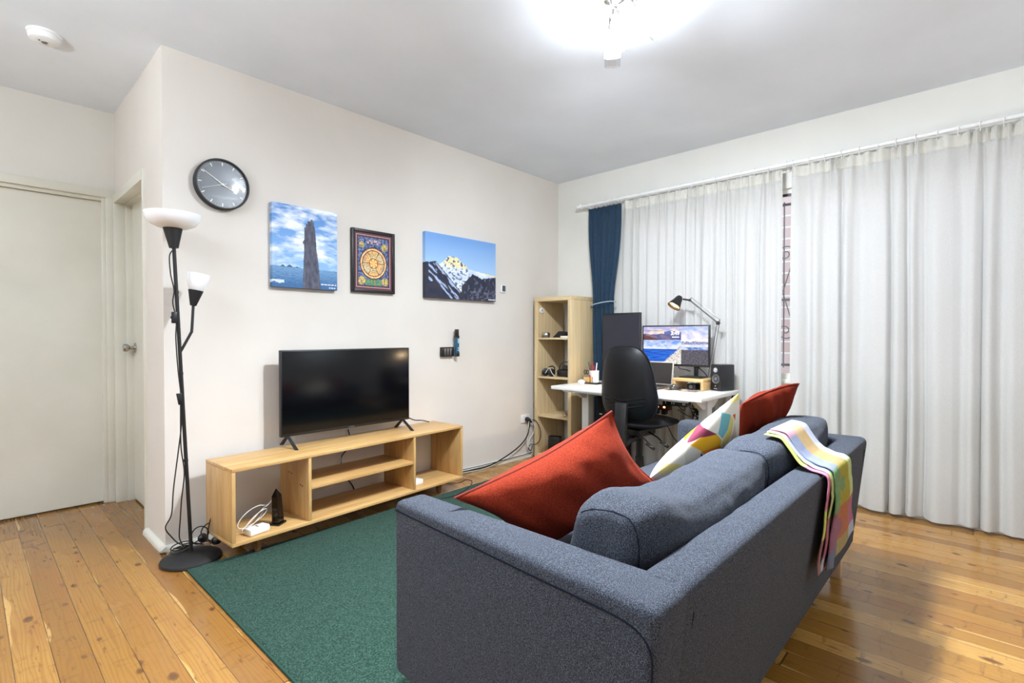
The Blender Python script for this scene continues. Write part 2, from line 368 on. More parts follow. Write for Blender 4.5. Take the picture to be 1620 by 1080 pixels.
# window behind the curtains
f = sbox('window_1', [((XE+0.03, WY0, WZ0), (XE+0.09, WY0+0.06, WZ1)), ((XE+0.03, WY1-0.06, WZ0), (XE+0.09, WY1, WZ1)), ((XE+0.03, WY0, WZ1-0.035), (XE+0.09, WY1, WZ1)), ((XE+0.03, WY0, WZ0), (XE+0.09, WY1, WZ0+0.045)), ((XE+0.03, -1.62, WZ0), (XE+0.09, -1.57, WZ1)), ((XE+0.03, -3.3, WZ0), (XE+0.09, -3.25, WZ1))], M['trim'])
mb = MB(); mb.box((XE+0.055, WY0+.05, WZ0+0.04), (XE+0.06, WY1-.05, WZ1-0.03)); mb.build('pane', M['glass'], f)
mb = MB(); mb.box((XE+0.028, WY0+.05, WZ1-0.05), (XE+0.04, WY1-.05, WZ1-0.032)); mb.build('head_gasket', M['black'], f)
mb = MB(); mb.box((XE-0.012, WY0-.03, WZ0-0.025), (XE+0.05, WY1+.03, WZ0+0.004), 0.005); mb.build('window_sill', M['trim'], f)
# wrought iron grille outside
g = thing('window_grille', 'dark scrolled iron security grille outside the window, seen in the curtain gap', 'window grille', (XE+0.16, -2.1, 0.8))
mb = MB()
for z in (0.9, 1.38, 2.08): mb.box((XE+0.15, WY0, z-0.009), (XE+0.162, WY1, z+0.009))
mb.build('crossbar', M['grey_metal'], g)
mb = MB(); y = WY0+0.1
while y < WY1-0.05: mb.tube([(XE+0.156, y, 0.88), (XE+0.156, y, 2.1)], 0.005, 6); y += 0.36
mb.build('upright', M['grey_metal'], g)
mb = MB(); y = WY0+0.156
while y < WY1:
    for z0, s in ((1.72, 1), (1.15, -1)):
        for sg in (1, -1):
            pts = []
            for k in range(26):
                a = k/25*2.6*PI; rr = 0.012+0.052*(1-k/25)
                pts.append((XE+0.156, y+sg*0.066+sg*rr*math.cos(a), z0+s*rr*math.sin(a)))
            mb.tube(pts, 0.004, 5)
            mb.tube([(XE+0.156, y+sg*0.13, z0), (XE+0.156, y+sg*0.05, z0-0.28*s)], 0.004, 5)
    y += 0.36
mb.build('scroll', M['grey_metal'], g)
# neighbouring brick wall
mb = MB(); mb.box((5.1, -9.0, -0.6), (5.3, 4.0, 2.75)); o = mb.build('neighbouring_wall', M['brick']); centre(o); tag(o, 'pinkish brick wall of the building outside the window', 'brick wall')
mb = MB(); mb.box((XE+TH, -9.0, -0.7), (5.1, 4.0, -0.6)); o = mb.build('outdoor_ground', mat('concrete path', (170,168,162), 0.9)); struct(o)

# skirting
def qround(mb, a, b, r=0.026, out=(0,-1)):
    a = Vector(a); b = Vector(b); n = Vector((out[0], out[1], 0)); prof = [(0,0), (r,0)] + [(r*math.cos(k*PI/12), 0.008+r*math.sin(k*PI/12)) for k in range(0, 7)] + [(0, r+0.008)]
    A = [mb.b.verts.new(a+n*p+Vector((0,0,q))) for p, q in prof]; B = [mb.b.verts.new(b+n*p+Vector((0,0,q))) for p, q in prof]
    for i in range(len(prof)): j = (i+1) % len(prof); mb.b.faces.new((A[i], A[j], B[j], B[i]))
    mb.b.faces.new(A); mb.b.faces.new(B[::-1])
mb = MB(); qround(mb, (-0.026, 0, 0), (2.86, 0, 0)); struct(mb.build('baseboard_north', M['trim']))
mb = MB(); qround(mb, (0, -0.026, 0), (0, D2a-0.02, 0), out=(-1,0)); struct(mb.build('baseboard_return', M['trim']))
mb = MB(); qround(mb, (XE, -0.5, 0), (XE, YS, 0), out=(-1,0)); struct(mb.build('baseboard_east', M['trim']))
# door 1 (hall wall, facing the camera)
d = sbox('door_1', [((D1a, YH+0.02, 0.012), (D1b, YH+0.055, D1Z))], M['door'])
mb = MB()
y0, y1 = YH-0.022, YH+0.06
for (a, b, c, e) in ((D1b+0.0, D1b+0.028, 0, D1Z+0.03), (D1a-0.028, D1a, 0, D1Z+0.03)):
    mb.box((a, YH-0.004, c), (b, y1, e), 0.003)
mb.box((D1a-0.002, YH-0.0035, D1Z+0.002), (D1b+0.002, y1-0.001, D1Z+0.03), 0.001)
mb.build('door_frame', M['door'], d)
mb = MB()
mb.box((D1b+0.022, YH-0.02, 0), (0.0, YH+0.01, D1Z+0.078), 0.004); mb.box((D1a-0.02, YH+0.058, 0), (D1b+0.04, YH+0.07, D1Z+0.05)); mb.box((D1a-0.07, YH-0.02, 0), (D1a-0.022, YH, D1Z+0.075), 0.004)
mb.box((D1a-0.07, YH-0.021, D1Z+0.024), (0.0, YH+0.01, D1Z+0.078), 0.004)
mb.build('architrave', M['door'], d)
mb = MB(); mb.lathe([(0.0,0),(0.028,0),(0.028,0.006),(0.012,0.01),(0.012,0.035),(0.026,0.045),(0.026,0.06),(0.02,0.068),(0.0,0.07)], (D1a+0.07, YH+0.02, 1.04), (0,-1,0)); mb.build('door_knob', M['chrome'], d)
# door 2 (return wall), leaf set back in its reveal
d = sbox('door_2', [((0.085, D2a, 0.012), (TH, D2b-0.003, DZ-0.035))], M['door'])
mb = MB()
mb.box((-0.014, D2b, 0), (0.05, D2b+0.038, DZ+0.03), 0.003); mb.box((0.048, D2b-0.006, 0), (TH, D2b+0.034, DZ), 0.002)
mb.box((-0.0134, D2a-0.001, DZ-0.03), (0.0495, D2b+0.003, DZ+0.0295), 0.001); mb.box((0.045, D2a, DZ-0.036), (TH, D2b, DZ), 0.002)
mb.box((-0.014, D2a-0.025, 0), (TH, D2a+0.002, DZ+0.03), 0.003)
mb.build('door_frame', M['door'], d)
mb = MB(); mb.lathe([(0.0,0),(0.034,0),(0.034,0.005),(0.012,0.009),(0.011,0.03),(0.024,0.042),(0.027,0.055),(0.024,0.066),(0.0,0.068)], (0.085, 1.085, 1.035), (-1,0,0)); mb.build('door_knob', M['chrome'], d)

# ------------------------------------------------------------------ ceiling light
hub = Vector((1.228, -1.905, H))
cl = thing('ceiling_light', 'chrome ceiling light with four lit frosted glass shades', 'ceiling light', tuple(hub))
mb = MB(); mb.lathe([(0.0,0),(0.062,0),(0.062,-0.016),(0.05,-0.026),(0.02,-0.03),(0.016,-0.06),(0.0,-0.062)], tuple(hub)); mb.build('ceiling_plate', M['chrome'], cl)
hc = hub + Vector((0,0,-0.055))
for top, bot in (((1.188,-1.953,2.432), (1.083,-2.035,2.215)), ((1.165,-1.862,2.53), (1.085,-1.842,2.35)), ((1.338,-1.970,2.565), (1.400,-2.030,2.44)), ((1.315,-1.845,2.50), (1.40,-1.79,2.36))):
    T = Vector(top); B = Vector(bot); ax = (B-T).normalized(); S = T - ax*0.06
    mb = MB(); mb.tube(smooth_path([hc, hc.lerp(S, 0.5)+Vector((0,0,0.012)), S], 6), 0.007, 8); arm = mb.build('lamp_arm', M['chrome'], cl)
    mb = MB(); mb.lathe([(0.0,-0.004),(0.016,-0.004),(0.02,0.004),(0.02,0.016),(0.017,0.018),(0.02,0.02),(0.02,0.034),(0.017,0.036),(0.02,0.038),(0.02,0.06),(0.012,0.062)], tuple(S), tuple(ax), 20); mb.build('lamp_socket', M['chrome'], arm)
    L = 0.15
    mb = MB(); mb.lathe([(0.0,0),(0.034,0.0),(0.036,0.01),(0.036,L*0.74),(0.0,L*0.76)], tuple(T), tuple(ax), 24); mb.build('lamp_shade', M['lamp_glow'], cl)
    mb = MB(); mb.lathe([(0.0362,L*0.70),(0.036,L)], tuple(T), tuple(ax), 24, cap=False); mb.build('shade_rim', M['shade_clear'], cl)
    la = bpy.data.lights.new('shade_bulb', 'SPOT'); la.energy = SPOTS*(0.85 if T.x < 1.17 else 1.65 if T.x < 1.2 else 0.66 if T.x < 1.32 else 0.66); la.color = (0.84, 0.92, 1.0); la.spot_size = math.radians(168); la.spot_blend = 1.0; la.shadow_soft_size = 0.035
    lo1 = bpy.data.objects.new('shade_bulb', la); C.objects.link(lo1); lo1.parent = cl; lo1.location = T + ax*(L*0.9) - hub; lo1.rotation_euler = ax.to_track_quat('-Z', 'Y').to_euler()
# unseen lamps added as fill: a dome over the hall, two standing lamps
dome = None
dl = thing('fill_dome', 'unseen round opal dome added over the hall for fill light, left of the view', 'ceiling light', (-1.75, -0.2, H))
mb = MB(); mb.lathe([(0.0,0),(0.17,0),(0.17,-0.02),(0.0,-0.021)], (-1.75,-0.2,H)); mb.build('mounting_ring', M['white'], dl)
mb = MB(); mb.lathe([(0.16,-0.021),(0.158,-0.05),(0.13,-0.085),(0.08,-0.105),(0.0,-0.112)], (-1.75,-0.2,H)); mb.build('diffuser', M['fill_dome_glow'], dl)
for (x, y, where) in ((-1.9, -1.6, 'left of the view'), (2.2, -4.9, 'right of the view')):
    dl = thing('fill_uplighter', 'unseen white floor lamp added for fill light, ' + where, 'floor lamp', (x, y, 0))
    mb = MB(); mb.lathe([(0.0,0.0005),(0.15,0.0005),(0.15,0.015),(0.02,0.03),(0.012,0.04),(0.012,1.62),(0.0,1.62)], (x,y,0)); mb.build('stand', M['white_metal'], dl)
    mb = MB(); mb.lathe([(0.02,1.60),(0.16,1.66),(0.20,1.74),(0.19,1.74),(0.15,1.67),(0.0,1.62)], (x,y,0), cap=False); mb.build('bowl', M['opal'], dl)
    la = bpy.data.lights.new('fill_bulb', 'AREA'); la.shape = 'DISK'; la.size = 0.30; la.energy = REAR_FILL*(1.0 if x < 0 else 0.28); la.color = (0.82, 0.92, 1.0)
    lo2 = bpy.data.objects.new('fill_bulb', la); C.objects.link(lo2); lo2.parent = dl; lo2.location = (0, 0, 1.72); lo2.rotation_euler = (PI, 0, 0)
# smoke alarm
sx, sy = -0.417, 0.305
sa = thing('smoke_alarm', 'round white smoke alarm on the ceiling near the hall', 'smoke alarm', (sx, sy, H))
mb = MB(); mb.lathe([(0.0,0),(0.068,0),(0.068,-0.01),(0.062,-0.012),(0.062,-0.022),(0.058,-0.036),(0.045,-0.042),(0.0,-0.043)], (sx,sy,H), n=40); mb.build('alarm_housing', M['white'], sa)
mb = MB(); mb.lathe([(0.012,-0.043),(0.011,-0.046),(0.0,-0.046)], (sx,sy,H)); mb.lathe([(0.004,-0.043),(0.004,-0.0455),(0.0,-0.0455)], (sx-0.02,sy-0.012,H), n=10); mb.build('test_button', M['grey_metal'], sa)

# ------------------------------------------------------------------ wall clock
cx, cz, cr = 0.272, 1.942, 0.137
ck = thing('wall_clock', 'round grey wall clock with black rim and white hands', 'clock', (cx, 0, cz))
mb = MB(); mb.lathe([(cr-0.006,0),(cr,0.004),(cr+0.001,0.036),(cr-0.003,0.042),(cr-0.009,0.042),(cr-0.009,0.026),(0,0.026)], (cx,0,cz), (0,-1,0), 64, cap=False); mb.build('clock_rim', M['black_matte'], ck)
mb = MB(); mb.lathe([(cr-0.008,0.027),(0,0.027)], (cx,0,cz), (0,-1,0), 64, cap=False); mb.build('clock_face', mat('slate dial', (92,100,110), 0.32, spec=0.6, coat=0.6), ck)
mb = MB(); mb.lathe([(cr-0.009,0.037),(cr*0.8,0.0395),(cr*0.55,0.0415),(cr*0.28,0.0427),(0,0.043)], (cx,0,cz), (0,-1,0), 64, cap=False); mb.build('clock_glass', glassy('clock glass', (1,1,1), 0.10, 0.06), ck)
def radial(mb, a, r0, r1, w0, w1, y):
    s, c = math.sin(a), math.cos(a); P = []
    for r, ww in ((r0, -w0), (r1, -w1), (r1, w1), (r0, w0)): P.append((cx+s*r+c*ww, y, cz+c*r-s*ww))
    mb.poly(P, 0.0012, (0,-1,0))
mb = MB()
for i in range(60):
    a = i*PI/30
    if i % 5 == 0: radial(mb, a, cr*0.74, cr*0.87, 0.0022, 0.0038, -0.0275)
    else: radial(mb, a, cr*0.83, cr*0.87, 0.0005, 0.0005, -0.0275)
mb.build('hour_marks', M['white'], ck)
mb = MB(); radial(mb, math.radians(115), -0.01, cr*0.52, 0.003, 0.002, -0.030); mb.build('hour_hand', M['white'], ck)
mb = MB(); radial(mb, math.radians(303), -0.015, cr*0.84, 0.0028, 0.0016, -0.032); mb.build('minute_hand', M['white'], ck)
mb = MB(); radial(mb, math.radians(250), -0.02, cr*0.80, 0.0012, 0.0008, -0.034); mb.lathe([(0.006,0),(0.006,0.008),(0,0.009)], (cx,-0.028,cz), (0,-1,0), 16); mb.build('second_hand', M['white'], ck)

# ------------------------------------------------------------------ pictures
def fbm(x, y, s=1.0, z=0.0, o=4): return noise.fractal(Vector((x*s, y*s, z)), 1.0, 2.0, o)
def lerp3(a, b, t): t = max(0.0, min(1.0, t)); return tuple(a[i]+(b[i]-a[i])*t for i in range(3))
def rgb(*c): return lin(c)
def sea_stack(u, v):   # u right, v up
    hor = 0.245
    n = fbm(u*1.0, v*3.4, 2.6, 1.3); n2 = fbm(u, v*3, 9, 4.0)
    sky = lerp3(rgb(86,140,208), rgb(150,190,230), 1-v)
    c = lerp3(sky, rgb(236,242,248), (n+0.30+0.25*n2+0.35*math.exp(-((v-0.88)/0.14)**2)+0.20*math.exp(-((v-0.55)/0.12)**2))*1.15)
    if v < hor + 0.03 and u < 0.42:
        k = hor + 0.004 + 0.03*max(0, 1-abs(u-0.25)/0.05) + 0.022*max(0, 1-abs(u-0.15)/0.04) + 0.012*max(0, 1-abs(u-0.36)/0.03)
        if v < k and v > hor-0.012: c = rgb(66, 92, 120)
    if v < hor: c = lerp3(rgb(112,152,192), rgb(62,104,152), (hor-v)/0.2 + 0.4*fbm(u, v*4, 18, 2)); 
    if v < 0.09 and u < 0.17 and v > 0.055 + 0.02*fbm(u,0,14): c = lerp3(c, rgb(225,235,244), 0.8)
    # rock pillar
    L = 0.492 - 0.045*(1-v)**0.8 + 0.008*fbm(v*3, 3, 2); Rr = 0.622 + 0.105*(0.84-v)/0.84 + 0.010*fbm(v*3, 8, 1.7)
    top = 0.835
    if u < 0.522: top = 0.80
    if 0.572 < u < 0.602: top = 0.862
    if u < 0.497: top = 0.755
    if u > 0.622: top = 0.78
    if L < u < Rr and v < top: c = lerp3(rgb(62,66,84), rgb(104,104,118), 0.45+0.6*fbm(u*1.6, v*0.8, 14, 6))
    if 0.445 < u < 0.49 and 0.545 < v < 0.59 and abs(math.hypot(u-0.472, (v-0.567)*1.25)-0.018) < 0.008: c = rgb(50,56,76)
    # small white caption bottom right
    if 0.72 < u < 0.985 and (0.058 < v < 0.072 and int(u*90) % 5 != 0): c = lerp3(c, (0.9,0.9,0.9), 0.8)
    if 0.86 < u < 0.97 and (0.02 < v < 0.034 and int(u*90) % 4 != 0): c = lerp3(c, (0.9,0.9,0.9), 0.8)
    return c
def snow_peak(u, v):
    c = lerp3(rgb(176,208,240), rgb(120,164,222), (v-0.35)/0.6)
    n = fbm(u, v, 7, 1); nf = fbm(u, v, 26, 5)
    ridge = 0.45 + 0.0*u
    pk = 0.66 - 1.15*abs(u-0.30) if u < 0.30 else 0.675 - 0.12*(u-0.30) - (0.8*(u-0.42) if u > 0.42 else 0)
    if u > 0.56: pk = 0.505 - 0.16*(u-0.56)
    pk += 0.015*fbm(u, 0, 20)
    if v < pk:
        c = lerp3(rgb(196,210,232), rgb(232,238,246), 0.5+n)
        if 0.24 < u < 0.56 and v > 0.50 + 0.06*n: c = lerp3(rgb(246,226,160), rgb(252,244,214), 0.5+nf*1.5)
        if u > 0.82 and v > pk-0.02: c = rgb(248,228,150)
        if nf > 0.22 and 0.2 < u < 0.6: c = rgb(92,104,140)
    dl = 0.57 - 1.3*(u-0.13) if u > 0.13 else 0.565 - 0.25*(0.13-u)
    dr = 0.24 + 1.35*(u-0.50) if u < 0.64 else 0.43 - 0.45*(u-0.64) if u < 0.78 else 0.367 + 0.22*(u-0.78)
    dk = max(dl, dr if u > 0.48 else 0) + 0.012*fbm(u, 0, 30)
    if v < dk:
        base = lerp3(rgb(44,48,66), rgb(58,58,70), 0.5+n)
        c = base
        depth = dl - v
        streak = fbm(u*1.0+v*0.7, v*0.25, 22, 9)
        if 0.02 < depth < 0.30 and 0.04 < u < 0.46 and streak > 0.10: c = lerp3(base, rgb(170,188,224), min(1, (streak-0.10)*6))
        if v < 0.2 and u > 0.6 and nf > 0.2: c = rgb(110,110,128)
        if u > 0.5 and fbm(u*1.6, v*0.6, 20, 3) > 0.32: c = rgb(90,96,124)
    if 0.88 < u < 0.995 and 0.02 < v < 0.032: c = (0.8,0.8,0.8)
    return c
def ornament(u, v):   # plain generic ornamental panel: rings, petals and border
    W, Hh = 0.335, 0.425
    bx, by = min(u, 1-u)*W, min(v, 1-v)*Hh; b = min(bx, by)
    if b < 0.022: return rgb(104, 58, 72)
    if b < 0.026: return rgb(208, 176, 150)
    if b < 0.040: return [rgb(52,60,92), rgb(120,50,44), rgb(70,66,96)][int((u*W if by < bx else v*Hh)/0.011) % 3]
    x, y = (u-0.5)*W, (v-0.47)*Hh; r = math.hypot(x, y); a = math.atan2(y, x)
    n = fbm(u*W, v*Hh, 70, 2); n2 = fbm(u*W, v*Hh, 170, 7)
    pal = [rgb(214,130,52), rgb(232,180,104), rgb(188,96,48), rgb(112,120,140), rgb(226,206,160), rgb(96,120,96)]
    if r < 0.118:
        if r > 0.110 or abs(r-0.094) < 0.003 or abs(r-0.036) < 0.0025: return rgb(84, 44, 34)
        if r > 0.094: return lerp3(pal[int((a+PI)/(2*PI)*24) % 2], rgb(246,226,180), 0.4+n2)
        if r > 0.036:
            sct = (a+PI)/(2*PI)*6
            if abs(sct-round(sct)) < 0.03: return rgb(86,46,34)
            return lerp3(pal[(int(sct)*2+int((r*60+n*2))) % 6], rgb(240,210,150), 0.35+1.2*n2)
        return lerp3(pal[int((a+PI)/(2*PI)*12) % 2], rgb(250,214,140), 0.5+0.5*math.cos(6*a+r*90))
    if v > 0.80 and abs(x) < 0.06 and r < 0.175: return lerp3(rgb(200,190,196), rgb(96,70,92), 0.5+n*2)
    if math.hypot(x-0.095, y-0.125) < 0.028 or math.hypot(x+0.10, y-0.13) < 0.022 or math.hypot(abs(x)-0.10, y+0.13) < 0.03: return lerp3(rgb(226,184,110), rgb(120,130,80), 0.5+n*2)
    if y < -0.118 and abs(x) < 0.07: return lerp3(rgb(76,124,92), rgb(120,150,110), 0.5+n*2)
    return lerp3(rgb(40,60,112), rgb(120,136,170), 0.45+n*1.8)
def canvas(name, label, x0, x1, z0, z1, fn, nu, nv, depth=0.035, side=(90,120,170)):
    t_ = thing(name, label, 'picture', ((x0+x1)/2, 0, z0))
    mb = MB(); mb.grid(lambda u, v: (x0+(x1-x0)*u, -depth, z0+(z1-z0)*v), nu, nv, fn)
    # wrapped edges keep the border colours
    ws = 4
    mb.grid(lambda u, v: (x0, -depth*(1-u), z0+(z1-z0)*v), ws, nv, lambda u, v: fn(0.0, v))
    mb.grid(lambda u, v: (x1, -depth*(1-u), z0+(z1-z0)*v), ws, nv, lambda u, v: fn(1.0, v))
    mb.grid(lambda u, v: (x0+(x1-x0)*u, -depth*(1-v), z1), nu, ws, lambda u, v: fn(u, 1.0))
    mb.grid(lambda u, v: (x0+(x1-x0)*u, -depth*(1-v), z0), nu, ws, lambda u, v: fn(u, 0.0))
    mb.build('printed_canvas', M['print'], t_, smooth=0)
    mb = MB(); mb.box((x0+0.003, -depth+0.002, z0+0.003), (x1-0.003, -0.0005, z1-0.003)); mb.build('stretcher_frame', M['oak_leg'], t_)
canvas('canvas_print', 'canvas print of a tall rock pillar standing in a blue sea', 0.533, 0.940, 1.405, 1.900, sea_stack, 200, 230)
canvas('canvas_print', 'canvas print of a snowy mountain peak above dark ridges', 1.645, 2.385, 1.402, 1.893, snow_peak, 190, 130)
fx0, fx1, fz0, fz1 = 1.052, 1.384, 1.408, 1.832
fr = thing('framed_picture', 'black framed ornamental picture hung between the two canvases', 'picture', ((fx0+fx1)/2, 0, fz0))
mb = MB()
for lo, hi in (((fx0,-0.026,fz0),(fx0+0.02,0,fz1)), ((fx1-0.02,-0.026,fz0),(fx1,0,fz1)), ((fx0+.018,-0.026,fz0),(fx1-.018,0,fz0+0.02)), ((fx0+.018,-0.026,fz1-0.02),(fx1-.018,0,fz1))): mb.box(lo, hi, 0.002)
mb.build('picture_frame', M['black'], fr)
mb = MB(); mb.grid(lambda u, v: (fx0+0.015+(fx1-fx0-0.03)*u, -0.016, fz0+0.015+(fz1-fz0-0.03)*v), 150, 190, ornament); mb.build('ornamental_panel', M['poster'], fr, smooth=0)

# small thermometer display
th = thing('thermometer', 'small white digital wall thermometer right of the mountain canvas', 'thermometer', (2.50, 0, 1.49))
mb = MB(); mb.box((2.472,-0.014,1.488),(2.534,0,1.556),0.004); mb.build('thermometer_case', M['white'], th)
mb = MB(); mb.box((2.488,-0.0155,1.499),(2.528,-0.0138,1.549),0.001); mb.build('display', mat('lcd grey', (82,84,90), 0.3), th)
# wall dock with slim blue device
dk = thing('wall_dock', 'black wall bracket under the mountain canvas', 'wall bracket', (1.87, 0, 0.95))
mb = MB(); mb.box((1.805,-0.028,0.952),(1.93,0,1.026),0.006); mb.build('bracket_body', M['black'], dk)
for i in range(3):
    mb = MB(); mb.box((1.828+0.028*i,-0.031,0.962),(1.846+0.028*i,-0.027,1.016),0.002); mb.build('bracket_rib', M['grey_metal'], dk)
hv = thing('handheld_cleaner', 'slim blue handheld device standing upright in the black wall bracket', 'handheld device', (1.95, -0.03, 0.95))
mb = MB(); mb.lathe([(0.0,0),(0.016,0),(0.018,0.02),(0.019,0.10),(0.019,0.15),(0.0,0.152)], (1.95,-0.035,0.951), n=20); mb.build('device_body', mat('petrol blue shell', (36,84,112), 0.25), hv)
mb = MB(); mb.lathe([(0.021,0.148),(0.022,0.163),(0.0,0.165)], (1.95,-0.035,0.951), n=20); mb.box((1.937,-0.048,1.11),(1.963,-0.022,1.165),0.004); mb.build('device_nozzle', M['black'], hv)
mb = MB(); mb.box((1.938,-0.056,0.951),(1.962,-0.03,0.985),0.003); mb.build('device_tail', M['black'], hv)
M['pale_blue'] = mat('pale blue panel',(150,190,208),0.3)
for z in (1.055,1.012,0.995):
    mb = MB(); mb.box((1.944,-0.0565,z),(1.958,-0.052,z+(0.035 if z>1.05 else 0.011)),0.002); mb.build('device_button', M['pale_blue'], hv)

# ------------------------------------------------------------------ television bench
bx0, by0, brz = 0.178, -0.425, math.radians(3.4)
bench = thing('tv_bench', 'long open plywood television bench on short wooden legs', 'tv bench', (bx0, by0, 0), brz)
BL, BD, BZ0, BZ1, T = 1.575, 0.325, 0.085, 0.468, 0.018
def lpart(boxes, name, m, root, bev=0.002, parent=None):
    mb = MB()
    for lo, hi in boxes: mb.box(lo, hi, bev)
    return mb.build(name, m, parent or root, world=False)
lpart([((0,0,BZ1-T),(BL,BD,BZ1))], 'top_panel', M['ply'], bench)
lpart([((0,0,BZ0),(BL,BD,BZ0+T))], 'bottom_panel', M['ply'], bench)
d1, d2 = 0.405, 1.135
for x, nm in ((0, 'side_panel'), (BL-T, 'side_panel')): lpart([((x,0.0005,BZ0+T),(x+T,BD,BZ1-T))], nm, M['ply_v'], bench)
for x in (d1, d2): lpart([((x-T/2,0.003,BZ0+T),(x+T/2,BD,BZ1-T))], 'divider', M['ply_v'], bench)
lpart([((d1+T/2,0.006,0.273),(d2-T/2,BD,0.273+T))], 'shelf', M['ply'], bench)
for (x, y) in ((0.15, 0.07), (BL-0.17, 0.07), (0.15, BD-0.06), (BL-0.17, BD-0.06)):
    zf = 0.0108 if y < 0.2 else 0.0005
    mb = MB(); mb.lathe([(0.0,zf),(0.016,zf),(0.025,BZ0)], (x,y,0.0), n=20); mb.build('leg', M['oak_leg'], bench, world=False)
for (y, z) in ((0.19,0.335),(0.22,0.338),(0.07,0.285),(0.09,0.288)):
    mb = MB(); mb.lathe([(0.0,0),(0.005,0),(0.005,0.0006),(0,0.0006)], (d1-T/2-0.0002,y,z), (-1,0,0), 12); mb.build('dowel_hole', M['black'], bench, world=False)
Bm = Matrix.Translation(bench.location) @ bench.rotation_euler.to_matrix().to_4x4()
def bw(x, y, z): return tuple(Bm @ Vector((x, y, z)))

# television
tvx0, tvx1, tvz0, tvz1, tvy = 0.535, 1.425, 0.530, 1.032, -0.135
tv = thing('television', 'large black flat television standing on the plywood bench', 'television', ((tvx0+tvx1)/2, tvy, BZ1), math.radians(0.8))
mb = MB(); mb.box((tvx0,tvy,tvz0),(tvx1,tvy+0.028,tvz1),0.004); mb.box((tvx0+0.15,tvy+0.026,tvz0+0.03),(tvx1-0.15,tvy+0.065,tvz0+0.30),0.012); mb.build('television_body', M['black'], tv)
mb = MB(); mb.box((tvx0+0.008,tvy-0.0012,tvz0+0.016),(tvx1-0.008,tvy+0.001,tvz1-0.008),0.0005); mb.build('screen', M['screen_off'], tv)
mb = MB(); mb.box(((tvx0+tvx1)/2-0.02,tvy-0.002,tvz0+0.004),((tvx0+tvx1)/2+0.02,tvy,tvz0+0.011)); mb.build('badge', M['grey_metal'], tv)
for x in (tvx0+0.045, tvx1-0.045):
    mb = MB()
    for yy in (tvy-0.10, tvy+0.10):
        mb.hexa([(x-0.009,yy-0.012,BZ1),(x+0.009,yy-0.012,BZ1),(x+0.009,yy+0.012,BZ1),(x-0.009,yy+0.012,BZ1),(x-0.007,tvy+0.004,tvz0+0.004),(x+0.007,tvy+0.004,tvz0+0.004),(x+0.007,tvy+0.026,tvz0+0.004),(x-0.007,tvy+0.026,tvz0+0.004)], 0.0015, 1)
    mb.build('foot', M['black'], tv)
cable('television_cable', [(1.34,-0.05,0.60),(1.42,-0.045,0.56),(1.52,-0.05,0.505),(1.60,-0.045,0.49),(1.66,-0.055,0.473)], 0.004, M['cable_black'], 'black cable looping off the bench top behind the television right end')
cable('dangling_cable', [(1.02,-0.02,0.50),(1.03,-0.03,0.40),(0.97,-0.02,0.32),(0.98,-0.03,0.22),(1.05,-0.02,0.12),(1.07,-0.03,0.05)], 0.004, M['cable_black'], 'black cable hanging behind the bench middle compartment')
cable('thin_cable', [(0.66,-0.03,0.16),(0.78,-0.07,0.14),(0.90,-0.05,0.17),(0.95,-0.03,0.25),(0.97,-0.02,0.33)], 0.0022, M['cable_white'], 'thin white cable behind the bench lower shelf')

# things in the left compartment
p = bw(0.145, 0.062, BZ0+T); wb = thing('white_adapter', 'small white box with coiled white cable in the bench left compartment', 'adapter', p, brz+0.18)
lpart([((-0.055,-0.032,0.0005),(0.055,0.032,0.034))], 'adapter_case', M['white'], wb, 0.008)
lpart([((-0.004,-0.012,0.0338),(0.004,0.012,0.0345))], 'ventilation_mark', M['grey_metal'], wb, 0.0)
pts = []
for k in range(50):
    a = k/49*2*PI*2.0; pts.append((0.035+0.062*math.cos(a)-0.02*math.sin(a*0.5), 0.075+0.018*math.sin(a*0.7), 0.055+0.034*math.sin(a+0.5)+0.35*(0.035*math.cos(a))+0.010*math.cos(a*0.37)))
pts = [(-0.03,0.03,0.02),(-0.05,0.045,0.02)]+pts+[(0.16,0.12,0.09),(0.24,0.15,0.13)]
mb = MB(); mb.tube(smooth_path(pts, 3), 0.0022, 6); mb.build('coiled_cable', M['cable_white'], wb, world=False)
p = bw(0.272, 0.10, BZ0+T); ob = thing('obelisk_ornament', 'black pointed obelisk ornament standing in the bench left compartment', 'ornament', p, brz+0.5)
mb = MB(); mb.box((-0.034,-0.03,0.0005),(0.034,0.03,0.012),0.003); mb.build('base_plate', M['black_gloss'], ob, world=False)
mb = MB(); mb.hexa([(-0.026,-0.02,0.012),(0.026,-0.02,0.012),(0.024,0.02,0.012),(-0.024,0.02,0.012),(-0.030,-0.016,0.155),(0.012,-0.016,0.155),(0.012,0.016,0.155),(-0.030,0.016,0.155)], 0.0015, 1)
mb.build('shaft', M['black_gloss'], ob, world=False)
mb = MB(); mb.hexa([(-0.030,-0.016,0.155),(0.012,-0.016,0.155),(0.012,0.016,0.155),(-0.030,0.016,0.155),(-0.015,-0.001,0.195),(-0.013,-0.001,0.195),(-0.013,0.001,0.195),(-0.015,0.001,0.195)]); mb.build('tip', M['black_gloss'], ob, world=False)
# things in the right compartment
p = bw(1.215, 0.115, BZ0+T); ws = thing('white_modem', 'small white box with black plug in the bench right compartment', 'modem', p, brz+0.1)
lpart([((-0.05,-0.05,0.0005),(0.045,0.05,0.034))], 'modem_case', M['white'], ws, 0.006)
lpart([((-0.04,-0.01,0.0345),(-0.005,0.03,0.075))], 'power_plug', M['black'], ws, 0.006)

